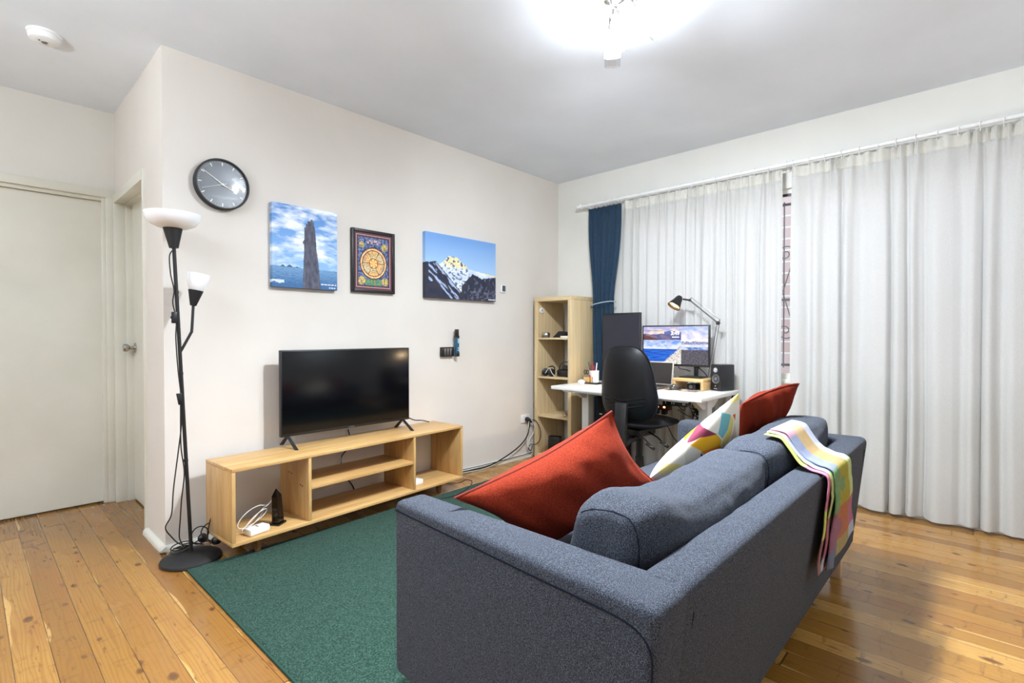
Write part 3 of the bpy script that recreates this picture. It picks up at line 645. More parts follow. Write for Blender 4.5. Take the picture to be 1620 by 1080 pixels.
# ------------------------------------------------------------------ rug
mb = MB(); rx0, rx1, ry0, ry1 = 0.008, 2.405, -1.98, -0.325
def rugf(u, v):
    x = rx0+(rx1-rx0)*u; y = ry0+(ry1-ry0)*v + 0.035*u
    e = min(u*(rx1-rx0), (1-u)*(rx1-rx0), v*(ry1-ry0), (1-v)*(ry1-ry0))
    return (x, y, 0.0095*min(1, (e/0.012)+0.15) + 0.0012*noise.noise(Vector((x*22, y*22, 0))))
g_ = mb.grid(rugf, 200, 140)
o = mb.build('rug', M['rug'], smooth=60, recalc=False); md = o.modifiers.new('s', 'SOLIDIFY'); md.thickness = 0.0; o.modifiers.remove(md)
mb2 = MB(); mb2.box((rx0+0.002, ry0, 0.0004), (rx1-0.002, ry1, 0.0075)); backing = mb2.build('rug_backing', mat('dark green rug backing', (24,60,48), 0.95), o, world=False)
tag(o, 'dark green low pile rug under the bench and sofa', 'rug')

# ------------------------------------------------------------------ floor lamp
fb = Vector((0.062, -0.205, 0.0)); ft = Vector((0.002, -0.185, 1.575)); fax = (ft-fb).normalized()
fl = thing('floor_lamp', 'tall black floor lamp with white bowl shade and reading arm', 'floor lamp', tuple(fb))
mb = MB(); mb.lathe([(0.0,0.0005),(0.128,0.0005),(0.135,0.006),(0.132,0.016),(0.110,0.030),(0.065,0.041),(0.02,0.045),(0.0,0.045)], tuple(fb), n=48); mb.build('base', M['black_matte'], fl)
mb = MB(); mb.tube([fb+Vector((0,0,0.04)), ft], 0.0085, 12)
for z in (0.5, 0.93, 1.33): q = fb.lerp(ft, z/1.575); mb.tube([q-fax*0.006, q+fax*0.006], 0.0105, 12)
mb.build('pole', M['black_matte'], fl)
mb = MB(); mb.lathe([(0.0,-0.002),(0.020,0),(0.022,0.01),(0.042,0.098),(0.040,0.10),(0.0,0.10)], tuple(ft-fax*0.03), tuple(fax), 32); mb.build('shade_holder', M['black_matte'], fl)
bowl = [(0.03,0.0),(0.068,0.006),(0.097,0.022),(0.115,0.046),(0.1215,0.072),(0.118,0.072),(0.110,0.048),(0.092,0.027),(0.064,0.012),(0.0,0.008)]
mb = MB(); mb.lathe(bowl, tuple(ft+fax*0.063), (0.0,0.0,1), 56, cap=False); mb.build('lamp_shade', M['opal'], fl)
j = fb.lerp(ft, 0.655); a1 = j+Vector((0.047,0.0,0.095)); a2 = Vector((0.090,-0.165,1.272))
mb = MB(); mb.tube(smooth_path([j, a1, a1.lerp(a2, 0.12)+Vector((0.004,0,0)), a2], 8), 0.0065, 10); arm = mb.build('reading_arm', M['black_matte'], fl)
ax2 = Vector((0.16,-0.02,1)).normalized()
mb = MB(); mb.lathe([(0.0,-0.002),(0.014,0),(0.034,0.078),(0.0,0.08)], tuple(a2-ax2*0.004), tuple(ax2), 28); mb.build('reading_shade_holder', M['black_matte'], fl)
mb = MB(); mb.lathe([(0.026,0.0),(0.040,0.022),(0.050,0.058),(0.054,0.088),(0.050,0.088),(0.046,0.06),(0.036,0.024),(0.0,0.006)], tuple(a2+ax2*0.070), tuple(ax2), 40, cap=False); mb.build('reading_shade', M['opal'], fl)
# cord with switches, loops by the base
def fp(t, dx=0.0, dy=0.0): q = fb.lerp(ft, t); return (q.x+dx, q.y+dy, q.z)
mb = MB(); mb.tube(smooth_path([fp(0.975,-0.004,-0.009), fp(0.955,-0.022,-0.008), fp(0.90,-0.022,-0.008), fp(0.85,-0.012,-0.01), fp(0.81,-0.02,-0.01), fp(0.76,-0.010,-0.012), fp(0.70,-0.016,-0.012), fp(0.60,-0.014,-0.012), fp(0.52,-0.008,-0.012), fp(0.44,-0.012,-0.012), fp(0.36,-0.03,-0.012), fp(0.24,-0.06,-0.01), fp(0.16,-0.075,-0.01), (-0.045,-0.20,0.19), (-0.015,-0.17,0.13), (0.02,-0.18,0.085), (0.07,-0.16,0.07), (0.12,-0.20,0.06)], 8), 0.003, 6)
mb.tube(smooth_path([fp(0.52,-0.010,-0.014), fp(0.44,-0.016,-0.012), fp(0.36,-0.02,-0.012), fp(0.28,-0.012,-0.01), fp(0.2,-0.03,-0.012), fp(0.14,-0.04,-0.012), (0.01,-0.21,0.13), (0.03,-0.19,0.07), (0.0,-0.15,0.06), (0.06,-0.17,0.062), (0.13,-0.17,0.08), (0.15,-0.21,0.06)], 8), 0.003, 6)
for (qx, qy, qz, rr) in ((0.03,-0.17,0.07,0.05), (0.02,-0.19,0.06,0.045), (0.11,-0.17,0.10,0.042), (0.16,-0.16,0.10,0.045)):
    pts = [(qx+rr*math.cos(k*PI/9), qy+0.25*rr*math.sin(k*PI/7), qz+(0.3 if qz < 0.08 else 1.0)*rr*math.sin(k*PI/9)) for k in range(19)]
    mb.tube(pts, 0.003, 6)
mb.tube(smooth_path([(0.14,-0.17,0.06), (0.152,-0.16,0.12), (0.165,-0.16,0.172), (0.19,-0.16,0.188), (0.205,-0.16,0.165), (0.20,-0.16,0.11), (0.185,-0.165,0.06)], 6), 0.003, 6)
mb.build('lamp_cord', M['cable_black'], fl)
mb = MB(); q = Vector(fp(0.765,-0.018,-0.014)); mb.box(q-Vector((0.012,0.008,0.028)), q+Vector((0.012,0.008,0.028)), 0.004); mb.box(q-Vector((0.016,0.004,0.006)), q+Vector((0.0,0.004,0.006)), 0.002); mb.build('cord_switch', M['black'], fl)
mb = MB(); q = Vector(fp(0.512,-0.016,-0.014)); mb.hexa([q+Vector(c) for c in ((-0.004,-0.007,-0.028),(0.010,-0.007,-0.028),(0.010,0.007,-0.028),(-0.004,0.007,-0.028),(-0.013,-0.008,0.028),(0.010,-0.008,0.028),(0.010,0.008,0.028),(-0.013,0.008,0.028))], 0.002, 2); mb.build('cord_switch', M['black'], fl)
mb = MB(); mb.lathe([(0.0,0),(0.018,0.0),(0.022,0.012),(0.022,0.03),(0.012,0.038),(0.006,0.055),(0,0.055)], (0.125,-0.19,0.085), (-0.5,-0.7,0.45), 20); mb.lathe([(0.0,0),(0.02,0.0),(0.022,0.02),(0.012,0.034),(0,0.036)], (0.172,-0.195,0.06), (0.3,-0.8,0.4), 20); mb.build('power_plug', M['black'], fl)

# ------------------------------------------------------------------ wall socket and floor cables
so = thing('wall_socket', 'white double wall socket beside the bookcase', 'socket', (2.80, 0, 0.31))
mb = MB(); mb.box((2.742,-0.010,0.318),(2.858,0,0.392),0.004); mb.build('socket_plate', M['white'], so)
for x in (2.765, 2.825):
    mb = MB(); mb.box((x,-0.013,0.375),(x+0.01,-0.009,0.385)); mb.build('rocker_switch', M['trim'], so)
pg = thing('black_plug', 'black power plug pushed into the wall socket', 'plug', (2.81,-0.01,0.34))
mb = MB(); mb.lathe([(0.0,0),(0.019,0.0),(0.021,0.02),(0.014,0.034),(0.007,0.05),(0,0.05)], (2.805,-0.011,0.350), (0.1,-1,0.0), 20); mb.lathe([(0.0,0),(0.016,0.0),(0.016,0.02),(0.008,0.045),(0,0.045)], (2.825,-0.011,0.335), (0.6,-1,-0.3), 16); mb.build('plug_body', M['black'], pg)
cable('black_cable', [(2.80,-0.06,0.34),(2.79,-0.06,0.28),(2.77,-0.05,0.20),(2.66,-0.045,0.12),(2.45,-0.05,0.055),(2.25,-0.05,0.022),(2.0,-0.045,0.03),(1.75,-0.04,0.035)], 0.0055, M['cable_black'], 'thick black cable sagging from the wall socket to the bench')
cable('black_cable', [(2.86,-0.034,0.04),(2.7,-0.034,0.036),(2.4,-0.034,0.036),(2.1,-0.036,0.04),(1.9,-0.05,0.05),(1.74,-0.05,0.05)], 0.0035, M['cable_black'], 'thin black cable lying along the skirting behind the bench')
cable('black_cable', [(2.84,-0.055,0.345),(2.87,-0.075,0.33),(2.89-0.03,-0.13,0.27),(2.855,-0.14,0.19),(2.85,-0.10,0.13),(2.82,-0.05,0.12),(2.80,-0.045,0.09),(2.83,-0.045,0.06),(2.85,-0.045,0.09),(2.84,-0.05,0.11)], 0.004, M['cable_black'], 'black cable looping in front of the bookcase edge')
cable('white_cable', [(2.80,-0.05,0.335),(2.79,-0.05,0.26),(2.78,-0.045,0.17),(2.80,-0.045,0.10),(2.84,-0.04,0.07),(2.85,-0.04,0.05)], 0.004, M['cable_white'], 'white cable hanging down the wall below the socket')
cable('white_cable', [(2.83,-0.05,0.345),(2.86,-0.06,0.31),(2.85,-0.075,0.28),(2.86,-0.05,0.22),(2.82,-0.04,0.17),(2.81,-0.04,0.10),(2.83,-0.035,0.06)], 0.003, M['cable_white'], 'thin white cable curling between socket and bookcase')
cable('thin_floor_cable', [(1.75,-0.12,0.006),(1.85,-0.18,0.004),(1.93,-0.16,0.004),(1.94,-0.22,0.004),(1.80,-0.34,0.012),(1.60,-0.42,0.014),(1.42,-0.36,0.014),(1.30,-0.24,0.006)], 0.0025, M['cable_black'], 'thin black cable trailing over the rug corner by the bench')

# ------------------------------------------------------------------ bookcase
kx0, kx1, ky0, ky1, KH = 2.872, 3.262, -0.470, -0.052, 1.462
kb = thing('bookcase', 'tall narrow pale oak open bookcase in the room corner', 'bookcase', ((kx0+kx1)/2, (ky0+ky1)/2, 0))
def kpart(lo, hi, nm, m, bev=0.0015):
    mb = MB(); mb.box(lo, hi, bev); return mb.build(nm, m, kb)
KT = 0.038
kpart((kx0,ky0,0.001),(kx1,ky0+KT,KH-KT), 'side_panel', M['oak']); kpart((kx0,ky1-KT,0.001),(kx1,ky1,KH-KT), 'side_panel', M['oak'])
kpart((kx0,ky0,KH-KT),(kx1,ky1,KH), 'top_panel', M['oak_h']); kpart((kx0,ky0+KT,0.001),(kx1,ky1-KT,KT), 'bottom_panel', M['oak_h'])
SH = [0.392, 0.744, 1.096]
for z in SH: kpart((kx0+0.003,ky0+KT,z-0.016),(kx1,ky1-KT,z), 'shelf', M['oak_h'])
# on the shelves
o = thing('round_button', 'round white button stuck inside the bookcase top compartment', 'button', (2.92, ky1-KT, 1.33))
mb = MB(); mb.lathe([(0.0,0),(0.026,0),(0.026,0.008),(0.022,0.012),(0,0.012)], (2.925,ky1-KT-0.0003,1.345), (0,-1,0), 28); mb.build('button_case', M['white'], o)
mb = MB(); mb.lathe([(0.007,0.012),(0.007,0.0128),(0.0,0.0128)], (2.925,ky1-KT,1.345), (0,-1,0), 12); mb.build('button_mark', M['grey_metal'], o)
o = thing('metal_tin', 'small round silver tin on the bookcase upper shelf', 'tin', (2.925,-0.145,SH[2]))
mb = MB(); mb.lathe([(0,0.0005),(0.032,0.0005),(0.034,0.004),(0.034,0.024),(0,0.024)], (2.925,-0.148,SH[2]), n=28); mb.build('tin_body', M['grey_metal'], o)
mb = MB(); mb.lathe([(0.036,0.024),(0.036,0.036),(0.030,0.046),(0.012,0.050),(0,0.050)], (2.925,-0.148,SH[2]), n=28); mb.build('tin_lid', M['chrome'], o)
o = thing('gadget', 'flat black gadget lying on the bookcase upper shelf', 'gadget', (3.0,-0.30,SH[2]))
mb = MB(); mb.hexa([(2.93,-0.41,SH[2]+0.018),(3.04,-0.41,SH[2]+0.018),(3.04,-0.215,SH[2]+0.0005),(2.93,-0.215,SH[2]+0.0005),(2.94,-0.41,SH[2]+0.05),(3.03,-0.41,SH[2]+0.05),(3.02,-0.27,SH[2]+0.058),(2.95,-0.27,SH[2]+0.058)], 0.004, 2); mb.build('gadget_body', M['black_gloss'], o)
o = thing('booklet', 'thin white booklet under the black gadget on the bookcase', 'booklet', (3.0,-0.36,SH[2]))
mb = MB(); mb.box((2.90,-0.425,SH[2]+0.0005),(3.06,-0.33,SH[2]+0.016),0.001); mb.build('booklet_pages', M['white'], o)
o = thing('headphones', 'black over-ear headphones lying on the bookcase second shelf', 'headphones', (2.93,-0.18,SH[1]))
for yy in (-0.135, -0.205):
    mb = MB(); mb.lathe([(0,0),(0.030,0.0),(0.036,0.010),(0.034,0.022),(0.02,0.028),(0,0.028)], (2.925,yy,SH[1]+0.037), (-0.5,-0.85,0), 24); mb.build('ear_cup', M['black'], o)
mb = MB(); mb.tube([(2.945,-0.145,SH[1]+0.06),(2.955,-0.16,SH[1]+0.085),(2.965,-0.19,SH[1]+0.092),(2.965,-0.215,SH[1]+0.08),(2.955,-0.225,SH[1]+0.05)], 0.006, 8); mb.build('headband', M['black'], o)
cable('white_cable', [(2.90,-0.16,SH[1]+0.03),(2.91,-0.19,SH[1]+0.078),(2.90,-0.215,SH[1]+0.07),(2.905,-0.235,SH[1]+0.03),(2.905,-0.27,SH[1]+0.004)], 0.0025, M['cable_white'], 'white cable draped over the headphones on the bookcase')
o = thing('bag', 'black bag beside the headphones on the bookcase second shelf', 'bag', (3.02,-0.34,SH[1]))
mb = MB(); mb.box((2.95,-0.428,SH[1]+0.0005),(3.12,-0.245,SH[1]+0.065),0.018,3); mb.build('bag_body', M['black'], o)
mb = MB(); mb.box((2.97,-0.425,SH[1]+0.065),(3.10,-0.29,SH[1]+0.10),0.012,3); mb.tube(smooth_path([(2.96,-0.27,SH[1]+0.06),(2.96,-0.30,SH[1]+0.12),(3.0,-0.38,SH[1]+0.135),(3.02,-0.42,SH[1]+0.10)], 5), 0.005, 6); mb.build('bag_flap', mat('charcoal cloth', (48,48,54), 0.7), o)
o = thing('sunglasses', 'pair of black sunglasses on the bookcase third shelf', 'glasses', (2.96,-0.38,SH[0]))
mb = MB()
for yy in (-0.355, -0.403): mb.tube([(2.93+0.004*math.cos(k*PI/6), yy+0.022*math.cos(k*PI/6), SH[0]+0.022+0.018*math.sin(k*PI/6)) for k in range(12)], 0.002, 6, closed=True)
mb.tube([(2.93,-0.377,SH[0]+0.028),(2.93,-0.382,SH[0]+0.028)], 0.002, 6)
mb.tube([(2.935,-0.343,SH[0]+0.025),(2.99,-0.33,SH[0]+0.02),(3.05,-0.34,SH[0]+0.004)], 0.002, 6); mb.tube([(2.935,-0.422,SH[0]+0.025),(3.0,-0.42,SH[0]+0.02),(3.06,-0.41,SH[0]+0.004)], 0.002, 6)
mb.build('glasses_frame', M['black'], o)
o = thing('router', 'black upright router box in the bookcase bottom compartment', 'router', (2.96,-0.22,KT))
mb = MB(); mb.box((2.93,-0.285,KT+0.0005),(2.99,-0.165,KT+0.165),0.012,3, rot=Matrix.Rotation(0.35,3,'Z')); mb.build('router_case', M['black'], o)
for z in (0.035, 0.14):
    mb = MB(); mb.lathe([(0,0),(0.004,0.0),(0.004,0.001),(0,0.001)], (2.913,-0.185,KT+z), (-0.94,0.34,0), 10); mb.build('status_light', M['white'], o)
o = thing('black_adapter', 'black power adapter beside the router in the bookcase', 'adapter', (3.02,-0.36,KT))
mb = MB(); mb.box((2.98,-0.40,KT+0.0005),(3.08,-0.33,KT+0.095),0.014,2, rot=Matrix.Rotation(0.3,3,'Z')); mb.build('adapter_case', M['black'], o)
mb = MB(); mb.tube([(2.955,-0.29,KT+0.07),(2.955,-0.36,KT+0.072),(2.96,-0.425,KT+0.07)], 0.004, 6); mb.build('adapter_lead', M['cable_white'], o)
o = thing('adapter', 'small white block lying in front of the black adapter in the bookcase', 'adapter', (2.92,-0.39,KT))
mb = MB(); mb.box((2.885,-0.425,KT+0.0005),(2.935,-0.37,KT+0.04),0.006); mb.build('block_case', M['white'], o)

# ------------------------------------------------------------------ desk
DX0, DX1, DY0, DY1, DZT = 2.480, 3.155, -1.775, -0.560, 0.717
dsk = thing('desk', 'white height-adjustable desk in front of the window', 'desk', ((DX0+DX1)/2, (DY0+DY1)/2, 0))
def dpart(lo, hi, nm, m=None, bev=0.002, **k):
    mb = MB(); mb.box(lo, hi, bev, **k); return mb.build(nm, m or M['white_metal'], dsk)
dpart((DX0,DY0,DZT-0.026),(DX1,DY1,DZT), 'desk_top', mat('white laminate', (232,230,226), 0.35))
for y in (DY1-0.115, DY0+0.115):
    mb = MB(); mb.hexa([(2.60,y-0.02,DZT-0.045),(3.08,y-0.02,DZT-0.045),(3.08,y+0.02,DZT-0.045),(2.60,y+0.02,DZT-0.045),(2.58,y-0.02,DZT-0.027),(3.10,y-0.02,DZT-0.027),(3.10,y+0.02,DZT-0.027),(2.58,y+0.02,DZT-0.027)]); mb.hexa([(2.74,y-0.019,DZT-0.11),(2.92,y-0.019,DZT-0.11),(2.92,y+0.019,DZT-0.11),(2.74,y+0.019,DZT-0.11),(2.62,y-0.019,DZT-0.045),(3.04,y-0.019,DZT-0.045),(3.04,y+0.019,DZT-0.045),(2.62,y+0.019,DZT-0.045)]); mb.build('support_bracket', M['white_metal'], dsk)
    dpart((2.785,y-0.033,0.30),(2.865,y+0.033,DZT-0.05), 'desk_leg', bev=0.004)
    dpart((2.793,y-0.026,0.03),(2.857,y+0.026,0.34), 'inner_leg', bev=0.003)
    dpart((2.50,y-0.035,0.001),(3.12,y+0.035,0.032), 'foot', bev=0.006)
dpart((2.79,DY0+0.12,DZT-0.085),(2.83,DY1-0.12,DZT-0.045), 'crossbeam')
dpart((2.50,DY0+0.10,DZT-0.040),(2.53,DY1-0.10,DZT-0.0265), 'front_rail')

def D2W(x, y, z=0.0): return (x, y, DZT+0.0005+z)
# upright monitor
mo = thing('upright_monitor', 'dark switched-off monitor turned upright at the desk left side', 'monitor', (3.05,-0.86,DZT))
mb = MB(); mb.box((3.03,-1.042,0.735),(3.055,-0.680,1.304),0.004); mb.build('monitor_case', M['black'], mo)
mb = MB(); mb.box((3.0288,-1.032,0.752),(3.0305,-0.690,1.288)); mb.build('screen', M['screen_matte'], mo)
mb = MB(); mb.box((3.055,-0.88,0.76),(3.085,-0.84,1.0),0.004); mb.box((3.0,-0.95,DZT+0.0005),(3.14,-0.77,DZT+0.012),0.004); mb.box((3.07,-0.885,DZT+0.01),(3.095,-0.835,0.80),0.003); mb.build('monitor_stand', M['black'], mo)
# landscape monitor with pictures on it
my0, my1, mz0, mz1, mx = -1.585, -1.035, 0.878, 1.196, 3.08
mo = thing('wide_monitor', 'lit wide monitor showing mountain and sea pictures and the time', 'monitor', (mx,-1.41,DZT+0.08))
mb = MB(); mb.box((mx,my0,mz0),(mx+0.022,my1,mz1),0.003); mb.build('monitor_case', M['black'], mo)
def wallpaper(u, v):
    n = fbm(u, v, 9, 3); nf = fbm(u, v, 40, 1)
    if u > 0.60:   # right picture: sky, cloud band, snowy hills, dark gravel
        uu = (u-0.60)/0.40
        if v < 0.38+0.01*n: return lerp3(rgb(70,66,76), rgb(128,124,134), 0.30+0.6*nf)
        if v < 0.46: return lerp3(rgb(96,124,196), rgb(206,214,240), 0.4+n*2-(uu-0.5))
        if v < 0.53: return lerp3(rgb(238,242,252), rgb(200,214,246), 0.5+n)
        if v < 0.60+0.05*fbm(u, 0, 14): return lerp3(rgb(112,112,158), rgb(196,196,226), 0.4+nf*1.6)
        return lerp3(rgb(252,240,244), rgb(168,190,240), (v-0.62)*2.2+n*0.8)
    if v > 0.63:   # dusk hills
        if v < 0.635: return rgb(90,90,150)
        hl = 0.80+0.03*fbm(u, 0, 12); h2 = 0.76-0.45*u
        if u < 0.25 and v < 0.79-0.5*u: return lerp3(rgb(72,44,52), rgb(110,72,72), 0.5+n)
        if v < hl: return lerp3(rgb(74,88,150), rgb(150,120,140), 0.35+n+0.3*(0.3-u))
        if u > 0.34 and v < 0.87+0.05*fbm(u,0,8) : return rgb(96,112,176)
        if 0.88 < v < 0.90 and u < 0.32: return rgb(70,70,110)
        return lerp3(rgb(250,226,206), rgb(176,178,228), (v-0.82)*7+n)
    if v > 0.62: return rgb(235,238,250)
    edge = 0.36+ (0.52-v)*-0.42 + 0.06*fbm(u, v, 12, 8)
    e2 = 0.30+0.65*v
    if u > e2+0.04*nf and v < 0.52: return lerp3(rgb(196,190,180), rgb(246,242,236), 0.5+nf*1.2) if nf > -0.38 else rgb(130,124,122)
    if v < 0.385: return lerp3(rgb(18,66,190), rgb(36,120,224), 0.5+fbm(u, v*5, 8, 2))
    if v < 0.395: return rgb(24,44,140)
    return lerp3(rgb(226,232,252), rgb(112,158,240), (v-0.42)*4.6+n)
mb = MB(); mb.grid(lambda u, v: (mx-0.0015, my1-0.010+(my0+0.010-(my1-0.010))*u, mz0+0.016+(mz1-0.010-(mz0+0.016))*v), 170, 100, wallpaper); scr = mb.build('screen', M['screen_on'], mo, smooth=0, recalc=False)
def text_part(txt, size, loc, name, parent, m, rot):
    cu = bpy.data.curves.new(name, 'FONT'); cu.body = txt; cu.size = size; cu.extrude = 0.0003; cu.align_x = 'RIGHT'
    tmp = bpy.data.objects.new(name, cu); C.objects.link(tmp); dg = bpy.context.evaluated_depsgraph_get(); me = bpy.data.meshes.new_from_object(tmp.evaluated_get(dg)); C.objects.unlink(tmp); bpy.data.objects.remove(tmp)
    root = parent
    while root.parent is not None: root = root.parent
    me.transform(Matrix.Translation(Vector(loc)-root.location) @ rot.to_4x4()); me.materials.clear(); me.materials.append(m)
    o = bpy.data.objects.new(name, me); C.objects.link(o); o.parent = parent; return o
Rm = Matrix(((0,0,-1),(-1,0,0),(0,1,0)))
text_part('3:49', 0.042, (mx-0.003, -1.352, 1.120), 'clock_digits', scr, M['screen_text'], Rm)
mb = MB()
for k in range(9): mb.box((mx-0.003, -1.296-0.0065*k, 1.100), (mx-0.0018, -1.292-0.0065*k, 1.106+0.002*(k%2)))
mb.build('date_line', M['screen_text'], scr)
mb = MB(); mb.box((mx+0.022,-1.495,0.86),(mx+0.04,-1.455,1.04),0.004); mb.box((2.975,-1.565,DZT+0.0825),(3.112,-1.395,DZT+0.092),0.003); mb.box((mx+0.014,-1.490,DZT+0.09),(mx+0.030,-1.460,0.90),0.003); mb.build('monitor_stand', M['black'], mo)
cable('monitor_lead', [(mx+0.03,-1.36,0.93),(mx-0.01,-1.35,0.87),(mx-0.0,-1.40,0.855),(mx+0.04,-1.42,0.84)], 0.0035, M['cable_black'], 'black lead hanging below the lit monitor, left of its stand')
cable('monitor_lead', [(mx+0.03,-1.44,0.93),(mx+0.02,-1.50,0.87),(mx+0.04,-1.545,0.82),(mx+0.055,-1.54,0.80)], 0.0035, M['cable_black'], 'black lead curving down right of the lit monitor stand')
# riser
rs = thing('monitor_riser', 'small pale wooden riser under the lit monitor', 'monitor riser', (3.05,-1.50,DZT))
ra0, ra1, rb0, rb1 = 2.895, 3.115, -1.615, -1.385
mb = MB(); mb.box((ra0,rb0,DZT+0.062),(ra1,rb1,DZT+0.082),0.003); mb.build('riser_top', M['bamboo'], rs)
for (a, b) in ((rb0, rb0+0.02), (rb1-0.02, rb1)):
    mb = MB(); mb.box((ra0,a,DZT+0.0005),(ra1,b,DZT+0.062),0.002); mb.build('riser_side', M['bamboo'], rs)
# things around the riser
o = thing('computer_mouse', 'dark grey computer mouse in front of the wooden riser', 'mouse', (2.83,-1.40,DZT))
mb = MB()
def egg(cx_, cy_, cz_, ax_, ay_, az_): return lambda u, v: (cx_+ax_*math.cos(2*PI*u)*math.cos((v)*PI/2), cy_+ay_*math.sin(2*PI*u)*math.cos(v*PI/2), cz_+az_*math.sin(v*PI/2)**0.8)
mb.grid(egg(2.86,-1.42,DZT+0.004,0.058,0.036,0.040), 28, 8, wrapu=True); mb.build('mouse_body', mat('dark grey shell', (66,64,62), 0.3), o)
mb = MB(); mb.tube([(2.815,-1.42,DZT+0.034),(2.835,-1.42,DZT+0.041)], 0.005, 8); mb.build('scroll_wheel', M['black'], o)
mb = MB(); mb.box((2.80,-1.60,DZT+0.0003),(2.97-0.08,-1.34,DZT+0.003),0.001); o = mb.build('mouse_mat', mat('printed desk mat', (120,112,104), 0.6)); t = NT(o.data.materials[0]); t.l(t.ramp(t.noise(t.coord(), 22, 3), [(0.4,(62,58,60)),(0.5,(150,130,118)),(0.62,(205,196,180))]), t.b.inputs['Base Color']); centre(o); tag(o, 'small printed mat on the desk in front of the riser', 'mat')
o = thing('gadget', 'small black gadget under the wooden riser', 'gadget', (3.0,-1.51,DZT))
mb = MB(); mb.box((2.93,-1.545,DZT+0.0005),(3.02,-1.475,DZT+0.045),0.01,2); mb.build('gadget_case', M['black'], o)
mb = MB(); mb.lathe([(0,0),(0.014,0),(0.014,0.006),(0,0.007)], (2.93,-1.51,DZT+0.024), (-1,0,0), 16); mb.build('gadget_dial', M['grey_metal'], o)
# laptop
lx = 3.0
lp = thing('laptop', 'open dark laptop on the desk behind the chair', 'laptop', (2.90,-1.20,DZT))
mb = MB(); mb.hexa([(2.76,-1.335,DZT+0.0005),(2.99,-1.335,DZT+0.0005),(2.99,-1.0,DZT+0.0005),(2.76,-1.0,DZT+0.0005),(2.76,-1.335,DZT+0.016),(2.99,-1.335,DZT+0.020),(2.99,-1.0,DZT+0.020),(2.76,-1.0,DZT+0.016)], 0.003, 2); mb.build('laptop_base', M['grey_metal'], lp)
mb = MB()
for i in range(14):
    for k in range(5):
        y = -1.32+i*0.0222; x = 2.835+k*0.0245; mb.box((x,y,DZT+0.0165),(x+0.020,y+0.0185,DZT+0.0225),0.002,1)
mb.build('laptop_keyboard', M['black'], lp)
mb = MB(); mb.hexa([(2.990,-1.335,DZT+0.018),(2.998,-1.335,DZT+0.018),(2.998,-1.0,DZT+0.018),(2.990,-1.0,DZT+0.018),(3.020,-1.335,DZT+0.195),(3.028,-1.335,DZT+0.195),(3.028,-1.0,DZT+0.195),(3.020,-1.0,DZT+0.195)], 0.002, 1); mb.build('laptop_lid', mat('laptop silver', (190,188,182), 0.4, metal=0.4), lp)
mb = MB(); mb.hexa([(2.9885,-1.325,DZT+0.028),(2.9925,-1.325,DZT+0.028),(2.9925,-1.01,DZT+0.028),(2.9885,-1.01,DZT+0.028),(3.0165,-1.325,DZT+0.187),(3.0205,-1.325,DZT+0.187),(3.0205,-1.01,DZT+0.187),(3.0165,-1.01,DZT+0.187)]); mb.build('laptop_screen', mat('dark laptop panel', (44,40,38), 0.3), lp)
# speaker
sp = thing('speaker', 'small black bookshelf speaker at the desk right end', 'speaker', (3.07,-1.690,DZT), math.radians(-22))
lpart([((-0.075,-0.048,0.0005),(0.062,0.048,0.19))], 'cabinet', mat('satin black cabinet', (30,30,34), 0.3), sp, 0.008)
mb = MB(); mb.lathe([(0.036,0),(0.036,0.002),(0.032,0.004),(0.030,0.0),(0.0,-0.002)], (-0.0752,0,0.085), (-1,0,0), 28, cap=False); mb.build('woofer_ring', M['grey_metal'], sp, world=False)
mb = MB(); mb.lathe([(0.029,0.002),(0.016,-0.004),(0.012,0.003),(0,0.006)], (-0.0765,0,0.085), (-1,0,0), 24, cap=False); mb.build('woofer_cone', mat('grey cone', (104,104,108), 0.5), sp, world=False)
mb = MB(); mb.lathe([(0.017,0),(0.017,0.003),(0.012,0.003),(0.009,0.001),(0.007,0.005),(0,0.007)], (-0.0752,0,0.15), (-1,0,0), 24, cap=False); mb.build('tweeter', mat('pale grey ring', (180,180,182), 0.4), sp, world=False)
mb = MB(); mb.box((-0.0762,-0.014,0.014),(-0.075,0.014,0.018)); mb.lathe([(0.004,0),(0.004,0.004),(0,0.004)], (-0.075,0,0.035), (-1,0,0), 12); mb.build('speaker_badge', mat('speaker badge', (170,170,170), 0.4), sp, world=False)
# desk lamp
dlm = thing('desk_lamp', 'black jointed desk lamp leaning over the lit monitor', 'desk lamp', (3.15,-1.56,DZT))
Lh = Vector((3.045,-1.335,1.385)); J1 = Vector((3.08,-1.432,1.385)); J2 = Vector((3.10,-1.640,1.208)); J0 = Vector((3.135,-1.560,0.80))
mb = MB(); mb.lathe([(0,0.0005),(0.05,0.0005),(0.05,0.012),(0.012,0.018),(0.010,0.075),(0,0.08)], (3.125,-1.555,DZT), n=24)if False else mb.lathe([(0,0.0005),(0.014,0.0005),(0.014,0.05),(0.008,0.07),(0,0.085)], (3.135,-1.585+0.025,DZT), n=20); mb.build('lamp_clamp', M['black'], dlm)
mb = MB(); mb.tube([J0+Vector((0,0.008,0)), J2+Vector((0,0.008,0))], 0.0028, 8); mb.tube([J0-Vector((0,0.010,0)), J2-Vector((0,0.010,0))], 0.0022, 8); mb.build('lower_arm', M['grey_metal'], dlm)
mb = MB(); mb.tube([J2, J1], 0.0052, 8); mb.build('upper_arm', M['black'], dlm)
off = Vector((0,-0.012,0.020)); mb = MB(); mb.tube([J2+off*1.2, J1+off], 0.0018, 6); mb.tube([J2.lerp(J1,0.12)+off*1.2, J2.lerp(J1,0.55)+off*1.1], 0.004, 8); mb.tube([J2, J2+off*1.2], 0.003, 6); mb.tube([J1, J1+off], 0.003, 6); mb.build('tension_spring', M['grey_metal'], dlm)
